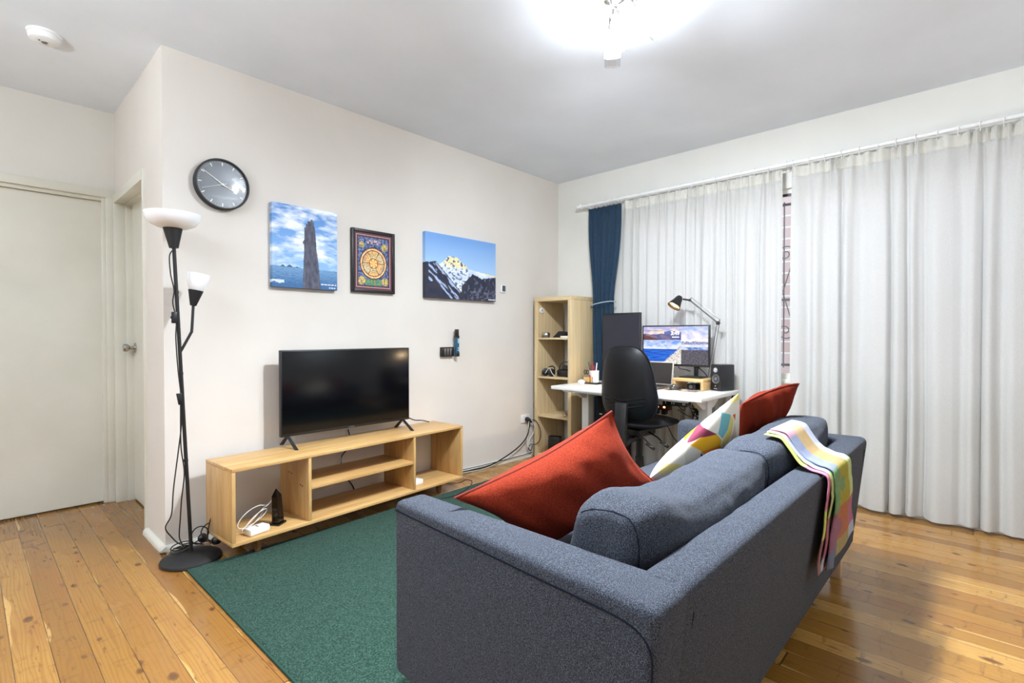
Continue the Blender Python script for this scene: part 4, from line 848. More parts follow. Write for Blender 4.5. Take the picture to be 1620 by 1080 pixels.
mb = MB(); mb.lathe([(0,-0.014),(0.014,-0.014),(0.014,0.014),(0,0.014)], tuple(J2), (1,0.2,0), 18); mb.lathe([(0,-0.012),(0.010,-0.012),(0.010,0.012),(0,0.012)], tuple(J1), (1,0.2,0), 18); mb.tube([J1, Vector((3.06,-1.385,1.395))], 0.007, 8); mb.build('joint', M['black'], dlm)
hax = Vector((-0.52, 0.30, -0.80)).normalized(); hb = Vector((3.065,-1.365,1.418))
mb = MB(); mb.lathe([(0.0,0.0),(0.018,0.004),(0.026,0.018),(0.034,0.05),(0.052,0.10),(0.050,0.10),(0.032,0.05),(0.022,0.02),(0,0.012)], tuple(hb), tuple(hax), 36, cap=False); mb.build('lamp_head', M['black'], dlm)
mb = MB(); mb.lathe([(0.0,0.0),(0.010,0.002),(0.020,0.026),(0.022,0.04),(0.016,0.054),(0,0.06)], tuple(hb+hax*0.018), tuple(hax), 20); mb.build('bulb', M['bulb_warm'], dlm)
mb = MB(); mb.lathe([(0.049,0.096),(0.032,0.052),(0.022,0.022)], tuple(hb), tuple(hax), 36, cap=False); mb.build('reflector', mat('pale reflector', (220,200,160), 0.4), dlm)
ld = bpy.data.lights.new('desk_lamp_glow', 'SPOT'); ld.energy = 9; ld.color = (1.0,0.74,0.45); ld.spot_size = math.radians(110); ld.spot_blend = 0.6; ld.shadow_soft_size = 0.02
lo_ = bpy.data.objects.new('desk_lamp_glow', ld); C.objects.link(lo_); lo_.parent = dlm; lo_.location = (hb+hax*0.085)-Vector(dlm.location); lo_.rotation_euler = hax.to_track_quat('-Z','Y').to_euler()
# left end of the desk
o = thing('pencil_pot', 'white pot of pens and red markers at the desk left end', 'pen pot', (3.02,-0.66,DZT))
px_, py_ = 3.0, -0.62
mb = MB(); mb.lathe([(0,0.0005),(0.040,0.0005),(0.042,0.098),(0.038,0.098),(0.036,0.008),(0,0.008)], (px_,py_,DZT), n=28, cap=False); mb.build('pot', M['white'], o)
for i, (dx, dy, hh, mm) in enumerate(((-0.015,0.015,0.15,(150,38,66)),(0.01,-0.01,0.155,(176,52,84)),(0.02,0.012,0.14,(150,38,66)),(-0.005,-0.02,0.165,(235,235,235)),(-0.02,-0.005,0.16,(160,44,74)),(-0.025,0.022,0.17,(70,90,80)))):
    mb = MB(); mb.tube([(px_+dx*0.6,py_+dy*0.6,DZT+0.01),(px_+dx*1.4,py_+dy*1.6,DZT+hh)], 0.005, 8); q = mb.build('pen', mat('pen colour', mm, 0.4), None); q.location = (0,0,0); centre(q); tag(q, ['dark red pen leaning left in the white pot','pink marker standing upright in the white pot','dark red pen at the back of the white pot','white pen sticking highest from the white pot','rose marker leaning forward in the white pot','thin green pencil at the left rim of the white pot'][i], 'pen', 'pens in the white pot')
o = thing('wooden_organiser', 'small wooden box in front of the white pen pot', 'box', (2.94,-0.585,DZT))
mb = MB()
for lo, hi in (((2.915,-0.635,DZT+0.0005),(2.955,-0.565,DZT+0.006)),((2.915,-0.635,DZT),(2.919,-0.565,DZT+0.045)),((2.951,-0.635,DZT),(2.955,-0.565,DZT+0.045)),((2.915,-0.635,DZT),(2.955,-0.631,DZT+0.045)),((2.915,-0.569,DZT),(2.955,-0.565,DZT+0.045))): mb.box(tuple(lo), hi)
mb.build('box_body', M['bamboo'], o)
o = thing('scissors', 'black handled scissors standing in the small wooden box', 'scissors', (2.935,-0.58,DZT))
mb = MB()
for dy in (-0.012, 0.012): mb.tube([(2.935, -0.583+dy+0.010*math.cos(k*PI/6), DZT+0.085+0.018*math.sin(k*PI/6)) for k in range(12)], 0.0035, 6, closed=True)
mb.build('handle', M['black'], o); mb = MB(); mb.box((2.934,-0.588,DZT+0.008),(2.936,-0.578,DZT+0.068)); mb.build('blade', M['chrome'], o)
o = thing('marker', 'red marker cap in the small wooden box', 'marker', (2.935,-0.61,DZT))
mb = MB(); mb.tube([(2.935,-0.612,DZT+0.008),(2.935,-0.618,DZT+0.062)], 0.006, 8); mb.build('marker_body', mat('red plastic', (170,44,38), 0.4), o)
mb = MB(); mb.grid(egg(2.86,-0.585,DZT+0.0005,0.024,0.036,0.026), 24, 6, wrapu=True); o = mb.build('earbud_case', M['white']); centre(o); tag(o, 'small white rounded case at the desk left front', 'earbud case')
mb = MB(); mb.box((2.80,-0.78,DZT+0.0005),(2.90,-0.655,DZT+0.010),0.003); o = mb.build('mobile_phone', M['black_gloss']); centre(o); tag(o, 'black mobile phone lying beside the white earbud case', 'phone')
o = thing('adapter', 'white adapters stacked beside the laptop and riser', 'adapter', (3.05,-1.32,DZT))
mb = MB(); mb.box((3.035,-1.318,DZT+0.0005),(3.10,-1.27,DZT+0.04),0.006); mb.box((3.04,-1.315,DZT+0.042),(3.095,-1.272,DZT+0.07),0.005); mb.box((3.04,-1.31,DZT+0.072),(3.08,-1.275,DZT+0.10),0.005); mb.build('adapter_case', M['white'], o)

# under the desk
o = thing('power_strip', 'black multi-socket power strip fixed under the desk front', 'power strip', (2.60,-1.52,DZT-0.08))
mb = MB(); mb.box((2.60,-1.63,DZT-0.082),(2.66,-1.45,DZT-0.045),0.004); mb.build('strip_body', M['black'], o)
mb = MB()
mb.b.free()
for y in (-1.475,-1.52,-1.535,-1.60,-1.612):
    mb = MB(); mb.box((2.5985,y-0.003,DZT-0.070),(2.601,y+0.003,DZT-0.058)); mb.build('indicator_light', M['white'], o)
o = thing('amber_power_board', 'black power board with three amber lights under the desk', 'power board', (2.78,-1.36,0.55))
mb = MB(); mb.box((2.69,-1.455,0.585),(2.745,-1.25,0.617),0.006); mb.build('board_body', mat('brown black plastic', (70,34,22), 0.5), o)
for y in (-1.42,-1.37,-1.32):
    mb = MB(); mb.box((2.6875,y-0.007,0.602),(2.692,y+0.007,0.612)); mb.build('amber_light', M['amber_led'], o)
mb = MB()
mb.b.free()
for y in (-1.41,-1.35,-1.29):
    mb = MB(); mb.box((2.695,y-0.018,0.552),(2.735,y+0.018,0.586),0.005); mb.build('plug', M['black'], o)
cable('under_desk_cable', [(2.90,-1.40,0.62),(2.80,-1.50,0.585),(2.72,-1.56,0.60),(2.62,-1.60,0.64)], 0.003, M['cable_black'], 'black cable running from the amber power board to the power strip')
cable('under_desk_cable', [(2.95,-1.40,0.56),(2.9,-1.50,0.53),(2.8,-1.58,0.55),(2.66,-1.62,0.63)], 0.003, M['cable_black'], 'black cable sagging lower below the power strip')
rnd = random.Random(3); mb = MB()
for k in range(7):
    q = [(2.90+rnd.uniform(-.04,.04), -1.585+rnd.uniform(-.05,.05), 0.64)]
    for z in (0.60, 0.56, 0.50, 0.57, 0.63): q.append((2.92+rnd.uniform(-.05,.05), -1.60+rnd.uniform(-.07,.07), z+rnd.uniform(-.02,.02)))
    mb.tube(smooth_path(q, 6), 0.004, 6)
o = mb.build('cable_tangle', M['cable_black']); centre(o); tag(o, 'tangle of black cables hanging under the desk right side', 'cables')
mb = MB()
for k in range(5):
    q = []
    for j_ in range(15): a = PI*0.5+j_/14*PI*1.15; q.append((3.02+0.012*k, -1.47-0.006*k+0.085*math.cos(a)*-1*(-1), 0.44+(0.13-0.008*k)*math.sin(a)))
    mb.tube(q, 0.0035, 6)
o = mb.build('cable_loop', M['cable_black']); centre(o); tag(o, 'bundle of black cable loops hanging between chair seat and sofa arm', 'cables')
cable('under_desk_cable', [(2.99,-1.30,0.42),(2.98,-1.36,0.33),(2.98,-1.45,0.28),(2.99,-1.55,0.275),(3.0,-1.62,0.29)], 0.003, M['cable_black'], 'thin black cable drooping in front of the curtain under the desk')
cable('under_desk_cable', [(3.12,-1.74,0.68),(3.10,-1.72,0.60),(3.05,-1.68,0.55),(2.95,-1.62,0.56)], 0.005, M['cable_black'], 'black cable running diagonally down from the desk right rear corner')
o = thing('computer_tower', 'black computer tower on the floor behind the desk left leg', 'computer', (2.96,-0.80,0))
mb = MB(); mb.box((2.90,-0.905,0.012),(3.13,-0.715,0.60),0.006); mb.box((2.92,-0.875,0.001),(3.11,-0.725,0.014)); mb.build('tower_case', M['black'], o)
mb = MB(); mb.box((2.8985,-0.765,0.46),(2.9005,-0.74,0.47)); mb.build('tower_badge', M['white'], o)

# ------------------------------------------------------------------ office chair
ch = thing('office_chair', 'black swivel office chair pushed up to the white desk', 'office chair', (2.60,-1.275,0), math.radians(-3))
plast = mat('black shell plastic', (11,12,16), 0.42, spec=0.35)
def back_outline(a):
    # superellipse, wider towards the bottom third
    c, s = math.cos(a), math.sin(a); e = 0.56
    y = math.copysign(abs(c)**e, c); z = math.copysign(abs(s)**e, s)
    wv = 0.232 - 0.066*((z+1)/2)**1.4
    return y*wv, z*0.250
def back_surface(scale, depth, dx):
    def f(u, v):
        y, z = back_outline(2*PI*u); y *= scale*v; z *= scale*v
        yy, zz = back_outline(2*PI*u); rim = v**6
        return (-0.235 + dx + depth*(1-rim) + 0.9*y*y*(1) - 0.10*z + (0.10*(z+0.1)**2), y-0.022, 0.790+z)
    return f
mb = MB(); mb.grid(back_surface(1.0, -0.030, 0.0), 64, 14, wrapu=True); mb.grid(lambda u, v: (lambda p, q: tuple(p[i]+(q[i]-p[i])*v for i in range(3)))(back_surface(1.0,0,0)(u,1), back_surface(1.0,0,0.018)(u,1)), 64, 1, wrapu=True)
mb.build('back_shell', plast, ch, world=False, smooth=60)
mb = MB(); mb.tube([back_surface(1.0,0,0.012)(k/72,1) for k in range(72)], 0.009, 8, closed=True); mb.build('back_rim', M['chair_fabric'], ch, world=False)
mb = MB(); mb.grid(back_surface(0.985, 0.045, 0.018), 64, 12, wrapu=True); mb.build('back_pad', M['chair_fabric'], ch, world=False, smooth=60)
bs = back_surface(1.0, -0.030, -0.0015)
def on_back(y, z, dx=0.0):
    a = math.atan2(z/0.250, y/0.222)
    for _ in range(1): pass
    oy, oz = back_outline(a); r = min(1.0, math.hypot(y, z)/max(1e-6, math.hypot(oy, oz))); rim = r**6
    return (-0.235+dx-0.030*(1-rim)+0.9*y*y-0.10*z+(0.10*(z+0.1)**2), y-0.022, 0.790+z)
mb = MB()
for zo in (-0.090, -0.115, -0.140): mb.tube([on_back(0.19*(k/12-0.5)*2 if True else 0, zo - (0.028*(1-min(1,abs(k-6)/5)) if True else 0), 0.0) for k in range(1,12)], 0.0035, 6)
mb.build('shell_groove', M['black_gloss'], ch, world=False)
mb = MB(); mb.hexa([(-0.300,-0.060,0.36),(-0.255,-0.060,0.36),(-0.255,0.016,0.36),(-0.300,0.016,0.36),(-0.273,-0.068,0.66),(-0.240,-0.068,0.66),(-0.240,0.024,0.66),(-0.273,0.024,0.66)], 0.006, 2)
mb.hexa([(-0.300,-0.055,0.355),(-0.02,-0.035,0.395),(-0.02,0.035,0.395),(-0.300,0.012,0.355),(-0.300,-0.055,0.385),(-0.02,-0.035,0.425),(-0.02,0.035,0.425),(-0.300,0.012,0.385)], 0.005, 2); mb.build('back_bracket', M['black'], ch, world=False)
def seatf(top):
    def f(u, v):
        a = 2*PI*u; c, s = math.cos(a), math.sin(a); x = math.copysign(abs(c)**0.75, c)*0.235*v; y = math.copysign(abs(s)**0.75, s)*0.235*v
        edge = (1-v**5)
        return (x+0.03, y, 0.505 + (0.040*edge - 0.012*(1-v*v)) if top else 0.505 - 0.040*edge)
    return f
mb = MB(); mb.grid(seatf(True), 56, 12, wrapu=True); mb.tube([seatf(True)(k/64,1) for k in range(64)], 0.008, 8, closed=True); mb.build('seat', M['chair_fabric'], ch, world=False, smooth=60)
mb = MB(); mb.grid(seatf(False), 56, 8, wrapu=True); mb.build('seat_pan', plast, ch, world=False, smooth=60)
mb = MB(); mb.box((-0.11,-0.07,0.405),(0.11,0.07,0.458),0.012); mb.lathe([(0,0.06),(0.030,0.06),(0.030,0.25),(0.024,0.25),(0.024,0.41),(0,0.41)], (0,0,0), n=24); mb.build('gas_column', M['black'], ch, world=False)
for y0_, y1_, x1_ in ((-0.07,-0.235,-0.02), (-0.05,-0.20,-0.14)):
    mb = MB(); mb.tube([(x1_+0.03,y0_,0.432),(x1_,(y0_+y1_)/2,0.412),(x1_-0.03,y1_,0.375)], 0.006, 8); mb.tube([(x1_-0.02,y1_+0.045,0.388),(x1_-0.035,y1_-0.02,0.365)], 0.011, 10); lv = mb.build('lever', M['black'], ch, world=False)
    mb = MB(); mb.box((x1_-0.045,y1_-0.010,0.374),(x1_-0.022,y1_+0.018,0.381),0.002); mb.build('lever_badge', M['chrome'], lv, world=False)
for k in range(5):
    a = k*2*PI/5+0.05; c, s = math.cos(a), math.sin(a); zc = 0.0105 if c < -0.4 else 0.0
    mb = MB(); mb.tube([(0.02*c,0.02*s,0.10),(0.16*c,0.16*s,0.090),(0.29*c,0.29*s,0.068)], [0.026,0.02,0.014], 10); mb.build('base_spoke', M['black'], ch, world=False)
    mb = MB(); mb.tube([(0.28*c,0.28*s,0.075),(0.28*c,0.28*s,0.045)], 0.008, 8)
    for sg in (-1, 1): mb.lathe([(0,-0.008),(0.02,-0.010),(0.026,-0.004),(0.026,0.004),(0.02,0.010),(0,0.008)], (0.285*c-s*0.014*sg,0.285*s+c*0.014*sg,0.0265+zc), (-s,c,0), 20)
    mb.build('caster', M['black'], ch, world=False)

# ------------------------------------------------------------------ sofa
sf = thing('sofa', 'blue-grey fabric sofa seen from behind, on pale legs', 'sofa', (1.13,-2.26,0))
def soft_box(lo, hi, n=(16,10,8), p=5.0, puff=(0,0,0.02), wr=0.004, seed=0, taper=None):
    c = Vector([(lo[i]+hi[i])/2 for i in range(3)]); h = Vector([(hi[i]-lo[i])/2 for i in range(3)])
    mb = MB(); b = mb.b; idx = {}
    def pt(x, y, z):
        k = (round(x*1000), round(y*1000), round(z*1000))
        if k in idx: return idx[k]
        v = Vector((x, y, z)); L = (abs(x)**p+abs(y)**p+abs(z)**p)**(1/p); q = v/L if L > 0 else v
        q = Vector((q.x*h.x, q.y*h.y, q.z*h.z))
        q.z += math.copysign(puff[2]*(1-x*x)*(1-y*y), z)*(abs(z)**2); q.y += math.copysign(puff[1]*(1-x*x)*(1-z*z), y)*(abs(y)**2); q.x += math.copysign(puff[0]*(1-y*y)*(1-z*z), x)*(abs(x)**2)
        w_ = c+q; nn = noise.noise(w_*7+Vector((seed,0,0)))*wr + noise.noise(w_*18+Vector((0,seed,0)))*wr*0.5
        w_ = w_ + q.normalized()*nn
        if taper: w_ = taper(w_)
        idx[k] = b.verts.new(w_); return idx[k]
    for ax in range(3):
        a1_, a2_ = (ax+1) % 3, (ax+2) % 3; n1, n2 = n[a1_], n[a2_]
        for sg in (-1, 1):
            for i in range(n1):
                for j in range(n2):
                    q = []
                    for (di, dj) in ((0,0),(1,0),(1,1),(0,1)):
                        co = [0,0,0]; co[ax] = sg; co[a1_] = -1+2*(i+di)/n1; co[a2_] = -1+2*(j+dj)/n2; q.append(pt(*co))
                    if sg < 0: q.reverse()
                    b.faces.new(q)
    return mb
S = M['sofa']
def spart(mb, name, m=S, smooth=70): return mb.build(name, m, sf, smooth=smooth)
SX0, SX1, AZ, BZT, SB = 0.125, 2.165, 0.638, 0.645, 0.13
# arms (the near one flares slightly towards the back), their rear ends reach the outer face of the back
def arm_x(y): return 0.150 + (0.092-0.150)*(-1.83-y)/0.865
mb = MB(); mb.hexa([(0.150,-1.83,SB),(0.262,-1.83,SB),(0.250,-2.642,SB),(0.118,-2.642,SB),(0.150,-1.83,AZ),(0.262,-1.83,AZ),(0.250,-2.695,BZT),(0.092,-2.695,BZT)], 0.024, 5); arm1 = spart(mb, 'arm')
mb = MB(); mb.hexa([(2.035,-1.815,SB),(2.155,-1.815,SB),(2.150,-2.642,SB),(2.035,-2.642,SB),(2.035,-1.815,AZ),(2.155,-1.815,AZ),(2.185,-2.695,BZT),(2.035,-2.695,BZT)], 0.030, 4); arm2 = spart(mb, 'arm')
mb = MB(); mb.hexa([(0.20,-2.6425,SB),(2.10,-2.6425,SB),(2.10,-2.52,SB),(0.20,-2.52,SB),(0.20,-2.696,BZT+0.0005),(2.10,-2.696,BZT+0.0005),(2.10,-2.588,BZT+0.0005),(0.20,-2.588,BZT+0.0005)], 0.024, 5); back = spart(mb, 'back')
pts = [(arm_x(y)-0.0012, y, AZ-0.026) for y in (-1.845,-2.0,-2.2,-2.4,-2.52,-2.6)] + [(0.0955,-2.650,AZ-0.034),(0.0975,-2.676,AZ-0.056),(0.100,-2.683,AZ-0.10),(0.108,-2.668,0.42),(0.124,-2.643,0.15)]
mb = MB(); mb.tube(smooth_path(pts, 6), 0.0018, 6); mb.build('arm_seam', M['piping'], arm1)
mb = MB(); mb.tube(smooth_path([(0.252,-2.6905,BZT-0.06),(0.252,-2.672,0.45),(0.252,-2.644,0.16)], 4), 0.0012, 6); mb.build('back_seam', M['piping'], back)
mb = MB(); mb.tube(smooth_path([(2.105,-2.6905,BZT-0.05),(2.105,-2.672,0.45),(2.105,-2.646,0.16)], 4), 0.0018, 6); mb.build('back_seam', M['piping'], back)
mb = MB(); mb.box((0.17,-2.60,SB),(2.12,-1.835,0.30),0.015,3); spart(mb, 'seat_base')
for (a, b, sd) in ((0.268,1.146,1),(1.152,2.030,2)):
    spart(soft_box((a,-2.50,0.29),(b,-1.775,0.445), (20,16,6), 9, (0,0.01,0.015), 0.004, sd), 'seat_cushion')
def lean(w_):
    k = (w_.z-0.43); return Vector((w_.x, w_.y - 0.19*k, w_.z))
RIDGE = {5: [(0,0.006),(0.10,-0.004),(0.36,-0.046),(0.75,-0.038),(1,-0.006)], 9: [(0,-0.010),(0.4,-0.026),(0.8,-0.014),(1,0.014)]}
def interp(tb, u):
    u = min(1.0, max(0.0, u))
    for (a0, b0), (a1, b1) in zip(tb, tb[1:]):
        if u <= a1: t_ = (u-a0)/(a1-a0); t_ = t_*t_*(3-2*t_); return b0+(b1-b0)*t_
    return tb[-1][1]
cush = []
for (a, b, sd) in ((0.257,1.150,5),(1.156,2.032,9)):
    def tp(w_, a=a, b=b, sd=sd):
        q = lean(w_); u = (w_.x-a)/(b-a)
        q.z += interp(RIDGE[sd], u)*min(1, max(0, (w_.z-0.50)/0.2)) + 0.006*noise.noise(Vector((w_.x*3.0, sd, 0)))
        return q
    c_ = spart(soft_box((a,-2.532,0.440),(b,-2.315,0.752), (44,18,20), 5.4, (0.006,0.030,0.008), 0.011, sd, tp), 'back_cushion'); cush.append((c_, a, b, tp))
for c_, a, b, tp in cush:
    for xe, sg in ((a+0.030, 1), (b-0.030, -1)):
        pts = []
        for k in range(15):
            ang = -0.15*PI+1.15*PI*k/14; yy = -2.428+0.103*math.cos(ang); zz = 0.600+0.146*math.sin(ang)
            pts.append(tuple(tp(Vector((xe+0.02*math.sin(ang)*sg*-1, yy, zz)))))
        from mathutils.bvhtree import BVHTree
        tr = BVHTree.FromPolygons([v.co + sf.location for v in c_.data.vertices], [list(p.vertices) for p in c_.data.polygons])
        pts = [tr.find_nearest(Vector(p))[0] for p in pts]
        mb = MB(); mb.tube(pts, 0.0018, 6); mb.build('cushion_seam', M['piping'], c_)
for (x, y) in ((0.20,-1.90),(2.05,-1.90),(0.20,-2.60),(2.045,-2.595)):
    mb = MB(); mb.box((x-0.021,y-0.021,0.0105 if y > -1.95 else 0.0005),(x+0.021,y+0.021,SB+0.004),0.002); mb.build('leg', M['leg_pale'], sf)

# ------------------------------------------------------------------ loose cushions
def pillow(name, A, B_, C_, D_, thick, m, label, seam=None, col=None, seed=0, nu=44, wr=0.012, ears=0.07, sag=0.0, bow=(0,0,0), vp=1.0):
    # A top, B left, C bottom, D right (ring order A-B-C-D)
    A, B_, C_, D_ = map(Vector, (A, B_, C_, D_)); ctr = (A+B_+C_+D_)/4
    nrm = (C_-A).cross(D_-B_).normalized(); bowv = Vector(bow)
    t_ = thing(name, label, 'cushion', (ctr.x, ctr.y, min(A.z,B_.z,C_.z,D_.z)))
    def flat(u, v):
        # edges curve inwards between the corners
        p_ = A*(1-u)*(1-v)+B_*u*(1-v)+C_*u*v+D_*(1-u)*v
        x, y = 2*u-1, 2*v-1
        k = ears*((1-x*x)*abs(y)**3 + (1-y*y)*abs(x)**3)
        return p_ + (ctr-p_)*k + bowv*(1-x*x*0.9)*(1-y*y*0.9)
    def prof(u, v):
        x, y = abs(2*u-1), abs(2*v-1)
        return ((1-x**2.4)*(1-y**2.4))**0.55
    def surf(s):
        def f(u, v):
            v = v**vp
            q = flat(u, v); w_ = noise.noise(q*6+Vector((seed,s*3,0)))*wr + noise.noise(Vector((u*9, v*3, seed)))*wr*0.6
            pr = prof(u, v)
            return q + nrm*s*(thick/2*pr + w_*min(1, pr*1.4))
        return f
    cc = (lambda u, v: col(u, v**vp)) if col else None
    mb = MB(); mb.grid(surf(1), nu, nu, cc); mb.grid(surf(-1), nu, nu, cc)
    bmesh.ops.remove_doubles(mb.b, verts=mb.b.verts, dist=0.00005)
    mb.build('cushion_cover', m, t_, smooth=80)
    if seam:
        e = [flat(k/24,0) for k in range(24)]+[flat(1,k/24) for k in range(24)]+[flat(1-k/24,1) for k in range(24)]+[flat(0,1-k/24) for k in range(24)]
        mb = MB(); mb.tube(e, 0.0035, 6, closed=True); mb.build('cushion_seam', seam, t_)
    return t_
pillow('cushion', (0.72,-2.215,0.874), (0.215,-2.03,0.672), (0.46,-2.09,0.46), (0.985,-2.245,0.583), 0.18, M['red'], 'large rust red cushion tilted over the near sofa arm', M['red_seam'], seed=2, ears=0.14, nu=64, wr=0.018)
def pat(u, v):
    # u: from top corner to left corner, v: from top corner to right corner
    cr = rgb(222,216,200); x, y = u, v
    def inp(pts):
        ins = False; m_ = len(pts)
        for i in range(m_):
            x0, y0 = pts[i]; x1, y1 = pts[(i+1)%m_]
            if (y0 > y) != (y1 > y) and x < (x1-x0)*(y-y0)/(y1-y0)+x0: ins = not ins
        return ins
    if inp([(0.0, 0.0), (0.088, 0.0), (0.25, 0.0), (0.138, 0.0), (0.013, 0.043)]): return rgb(*(222,206,120))
    if inp([(0.15, 0.089), (0.106, 0.115), (0.131, 0.171)]): return rgb(*(196,88,36))
    if inp([(0.238, 0.0), (0.169, 0.068), (0.244, 0.167), (0.325, 0.197), (0.356, 0.108)]): return rgb(*(110,172,178))
    if inp([(0.169, 0.068), (0.15, 0.14), (0.219, 0.292), (0.338, 0.319), (0.338, 0.228), (0.244, 0.167)]): return rgb(*(212,194,110))
    if inp([(0.138, 0.175), (0.119, 0.48), (0.188, 0.423), (0.206, 0.303)]): return rgb(*(208,184,168))
    if inp([(0.363, 0.111), (0.506, 0.022), (0.613, 0.013), (0.581, 0.068), (0.556, 0.14), (0.356, 0.262), (0.338, 0.201)]): return rgb(*(224,166,24))
    if inp([(0.556, 0.14), (0.356, 0.262), (0.35, 0.33), (0.444, 0.33), (0.519, 0.314)]): return rgb(*(220,118,26))
    if inp([(0.562, 0.143), (0.519, 0.314), (0.613, 0.292)]): return rgb(*(88,32,54))
    if inp([(0.431, 0.0), (0.537, 0.0), (0.638, 0.0), (0.613, 0.0), (0.506, 0.022), (0.363, 0.111)]): return rgb(*(120,44,66))
    if inp([(0.625, 0.005), (0.575, 0.077), (0.562, 0.143), (0.619, 0.292), (0.756, 0.21), (0.694, 0.041)]): return rgb(*(206,202,188))
    if inp([(0.675, 0.0), (0.744, 0.0), (0.819, 0.0), (0.8, 0.0), (0.738, 0.0)]): return rgb(*(130,182,186))
    if inp([(0.831, 0.0), (0.769, 0.06), (0.738, 0.188), (0.913, 0.05), (0.931, 0.0)]): return rgb(*(224,208,134))
    if inp([(0.969, 0.085), (0.938, 0.308), (0.956, 0.335), (0.975, 0.022)]): return rgb(*(224,160,28))
    return cr
pillow('cushion', (1.44,-2.365,0.886), (0.955,-2.225,0.610), (1.22,-2.10,0.47), (1.73,-2.245,0.50), 0.12, M['pattern'], 'patterned cushion of cream, teal, yellow and plum shapes', None, pat, seed=5, nu=200, wr=0.003, ears=0.0, vp=1.8)
pillow('cushion', (1.96,-2.455,0.892), (1.585,-2.33,0.825), (1.79,-2.21,0.50), (2.0,-2.23,0.53), 0.13, M['red_dark'], 'dark red cushion at the far end of the sofa', M['red_seam'], seed=11, ears=-0.11, nu=60, wr=0.026)

# ------------------------------------------------------------------ throw blanket
def sofa_height(xs, ys):
    from mathutils.bvhtree import BVHTree
    vs, fs, n0 = [], [], 0
    for o in sf.children:
        if o.name.startswith(('back', 'arm')):
            me = o.data; vs += [v.co + Vector(sf.location) for v in me.vertices]; fs += [[i+n0 for i in p.vertices] for p in me.polygons]; n0 = len(vs)
    t = BVHTree.FromPolygons(vs, fs); out = []
    for y in ys: out.append(max((t.ray_cast(Vector((x, y, 1.5)), Vector((0,0,-1)))[0] or Vector((0,0,0.3))).z for x in xs))
    return out
def throw():
    ys = [-2.50-0.02*k for k in range(11)]; hs = sofa_height([1.36,1.45,1.55,1.65,1.75], ys)
    for _ in range(3): hs = [max(hs[i], (hs[max(i-1,0)]+hs[min(i+1,len(hs)-1)])/2) for i in range(len(hs))]
    top = [(y, z+0.004) for y, z in zip(ys, hs) if y > -2.68] + [(-2.700,0.642),(-2.7085,0.61),(-2.706,0.55),(-2.700,0.47),(-2.692,0.38),(-2.689,0.35),(-2.688,0.318)]
    P = [Vector((0,y,z)) for y, z in top]; path = smooth_path(P, 5); n = len(path)-1
    L = [0.0]
    for a, b in zip(path, path[1:]): L.append(L[-1]+(b-a).length)
    tot = L[-1]
    def at(s):
        d = s*tot
        for i in range(n):
            if L[i+1] >= d: t = (d-L[i])/(L[i+1]-L[i]); return path[i].lerp(path[i+1], t), (path[i+1]-path[i]).normalized()
        return path[-1], (path[-1]-path[-2]).normalized()
    rows = [(0.0,(176,136,146),(180,152,118),(176,176,186)), (0.13,(130,136,158),(170,142,98),(176,178,192)), (0.42,(112,144,98),(156,146,56),(182,192,128)), (0.66,(142,98,116),(170,104,74),(170,104,126)), (0.90,(106,114,136),(158,144,100),(170,176,192))]
    def colr(s, q):
        r = rows[0]
        for x in rows:
            if s >= x[0]: r = x
        c = r[1] if q < 0.42 else (r[2] if q < 0.80 else r[3]); c = lin(c); n_ = 0.92+0.16*noise.noise(Vector((s*160, q*90, 1))); return tuple(v_*n_ for v_ in c)
    def x_edges(s):   # left and right edge
        return 1.30-0.07*s, 1.65-0.25*s+0.39*s*s
    mb = MB()
    lay = [(0.014, 0.06, 1.0, 0), (0.009, 0.025, 0.985, 1), (0.004, 0.0, 0.99, 2)]
    for off, sh, full, li in lay:
        def f(u, v, off=off, sh=sh, li=li):
            s = v*(1.0 if li == 0 else 0.985+0.01*li); p_, d_ = at(s); nn = Vector((0, d_.z, -d_.y)); 
            if nn.y > 0 and nn.z < 0 or nn.z < 0 and s < 0.4: nn = -nn
            if s > 0.4: nn = Vector((0,-1,0.05)).lerp(nn, 0.0) if s > 0.55 else Vector((0,-0.8,0.6))
            if s <= 0.4: nn = Vector((0,-0.25,1)).normalized() if s < 0.25 else Vector((0,-0.55,0.83))
            xl, xr = x_edges(s); x = xl+sh+(xr-xl-sh)*u
            wv = 0.006*math.sin(u*9+s*3+li)*min(1, max(0,s-0.3)*3) + 0.004*math.sin(s*22+li*2)
            ro = (0.018*math.sin(PI*min(1,u/0.16))*max(0, s-0.35)*1.2 if u < 0.16 else 0) if li == 0 else 0
            return (x, p_.y+nn.y*(off+wv*0.5+0.002+ro), p_.z+nn.z*(off+0.002+wv*0.3))
        mb.grid(f, 34, 70, lambda u, v, li=li, sh=sh: colr(v, u*(1-sh/0.38)+sh/0.38) if li == 0 else (colr(v*0.98, 0.1 if u > 0.06 else 0.9) if li == 1 else lin((196,120,146) if 0.3 < v < 0.62 else (200,204,110) if v < 0.8 else (150,110,110))))
    o = mb.build('throw_blanket', M['plaid'], smooth=70, recalc=False)
    md = o.modifiers.new('thickness', 'SOLIDIFY'); md.thickness = 0.0035; md.offset = 0
    centre(o); tag(o, 'pastel plaid wool throw draped over the sofa back', 'blanket')
throw()

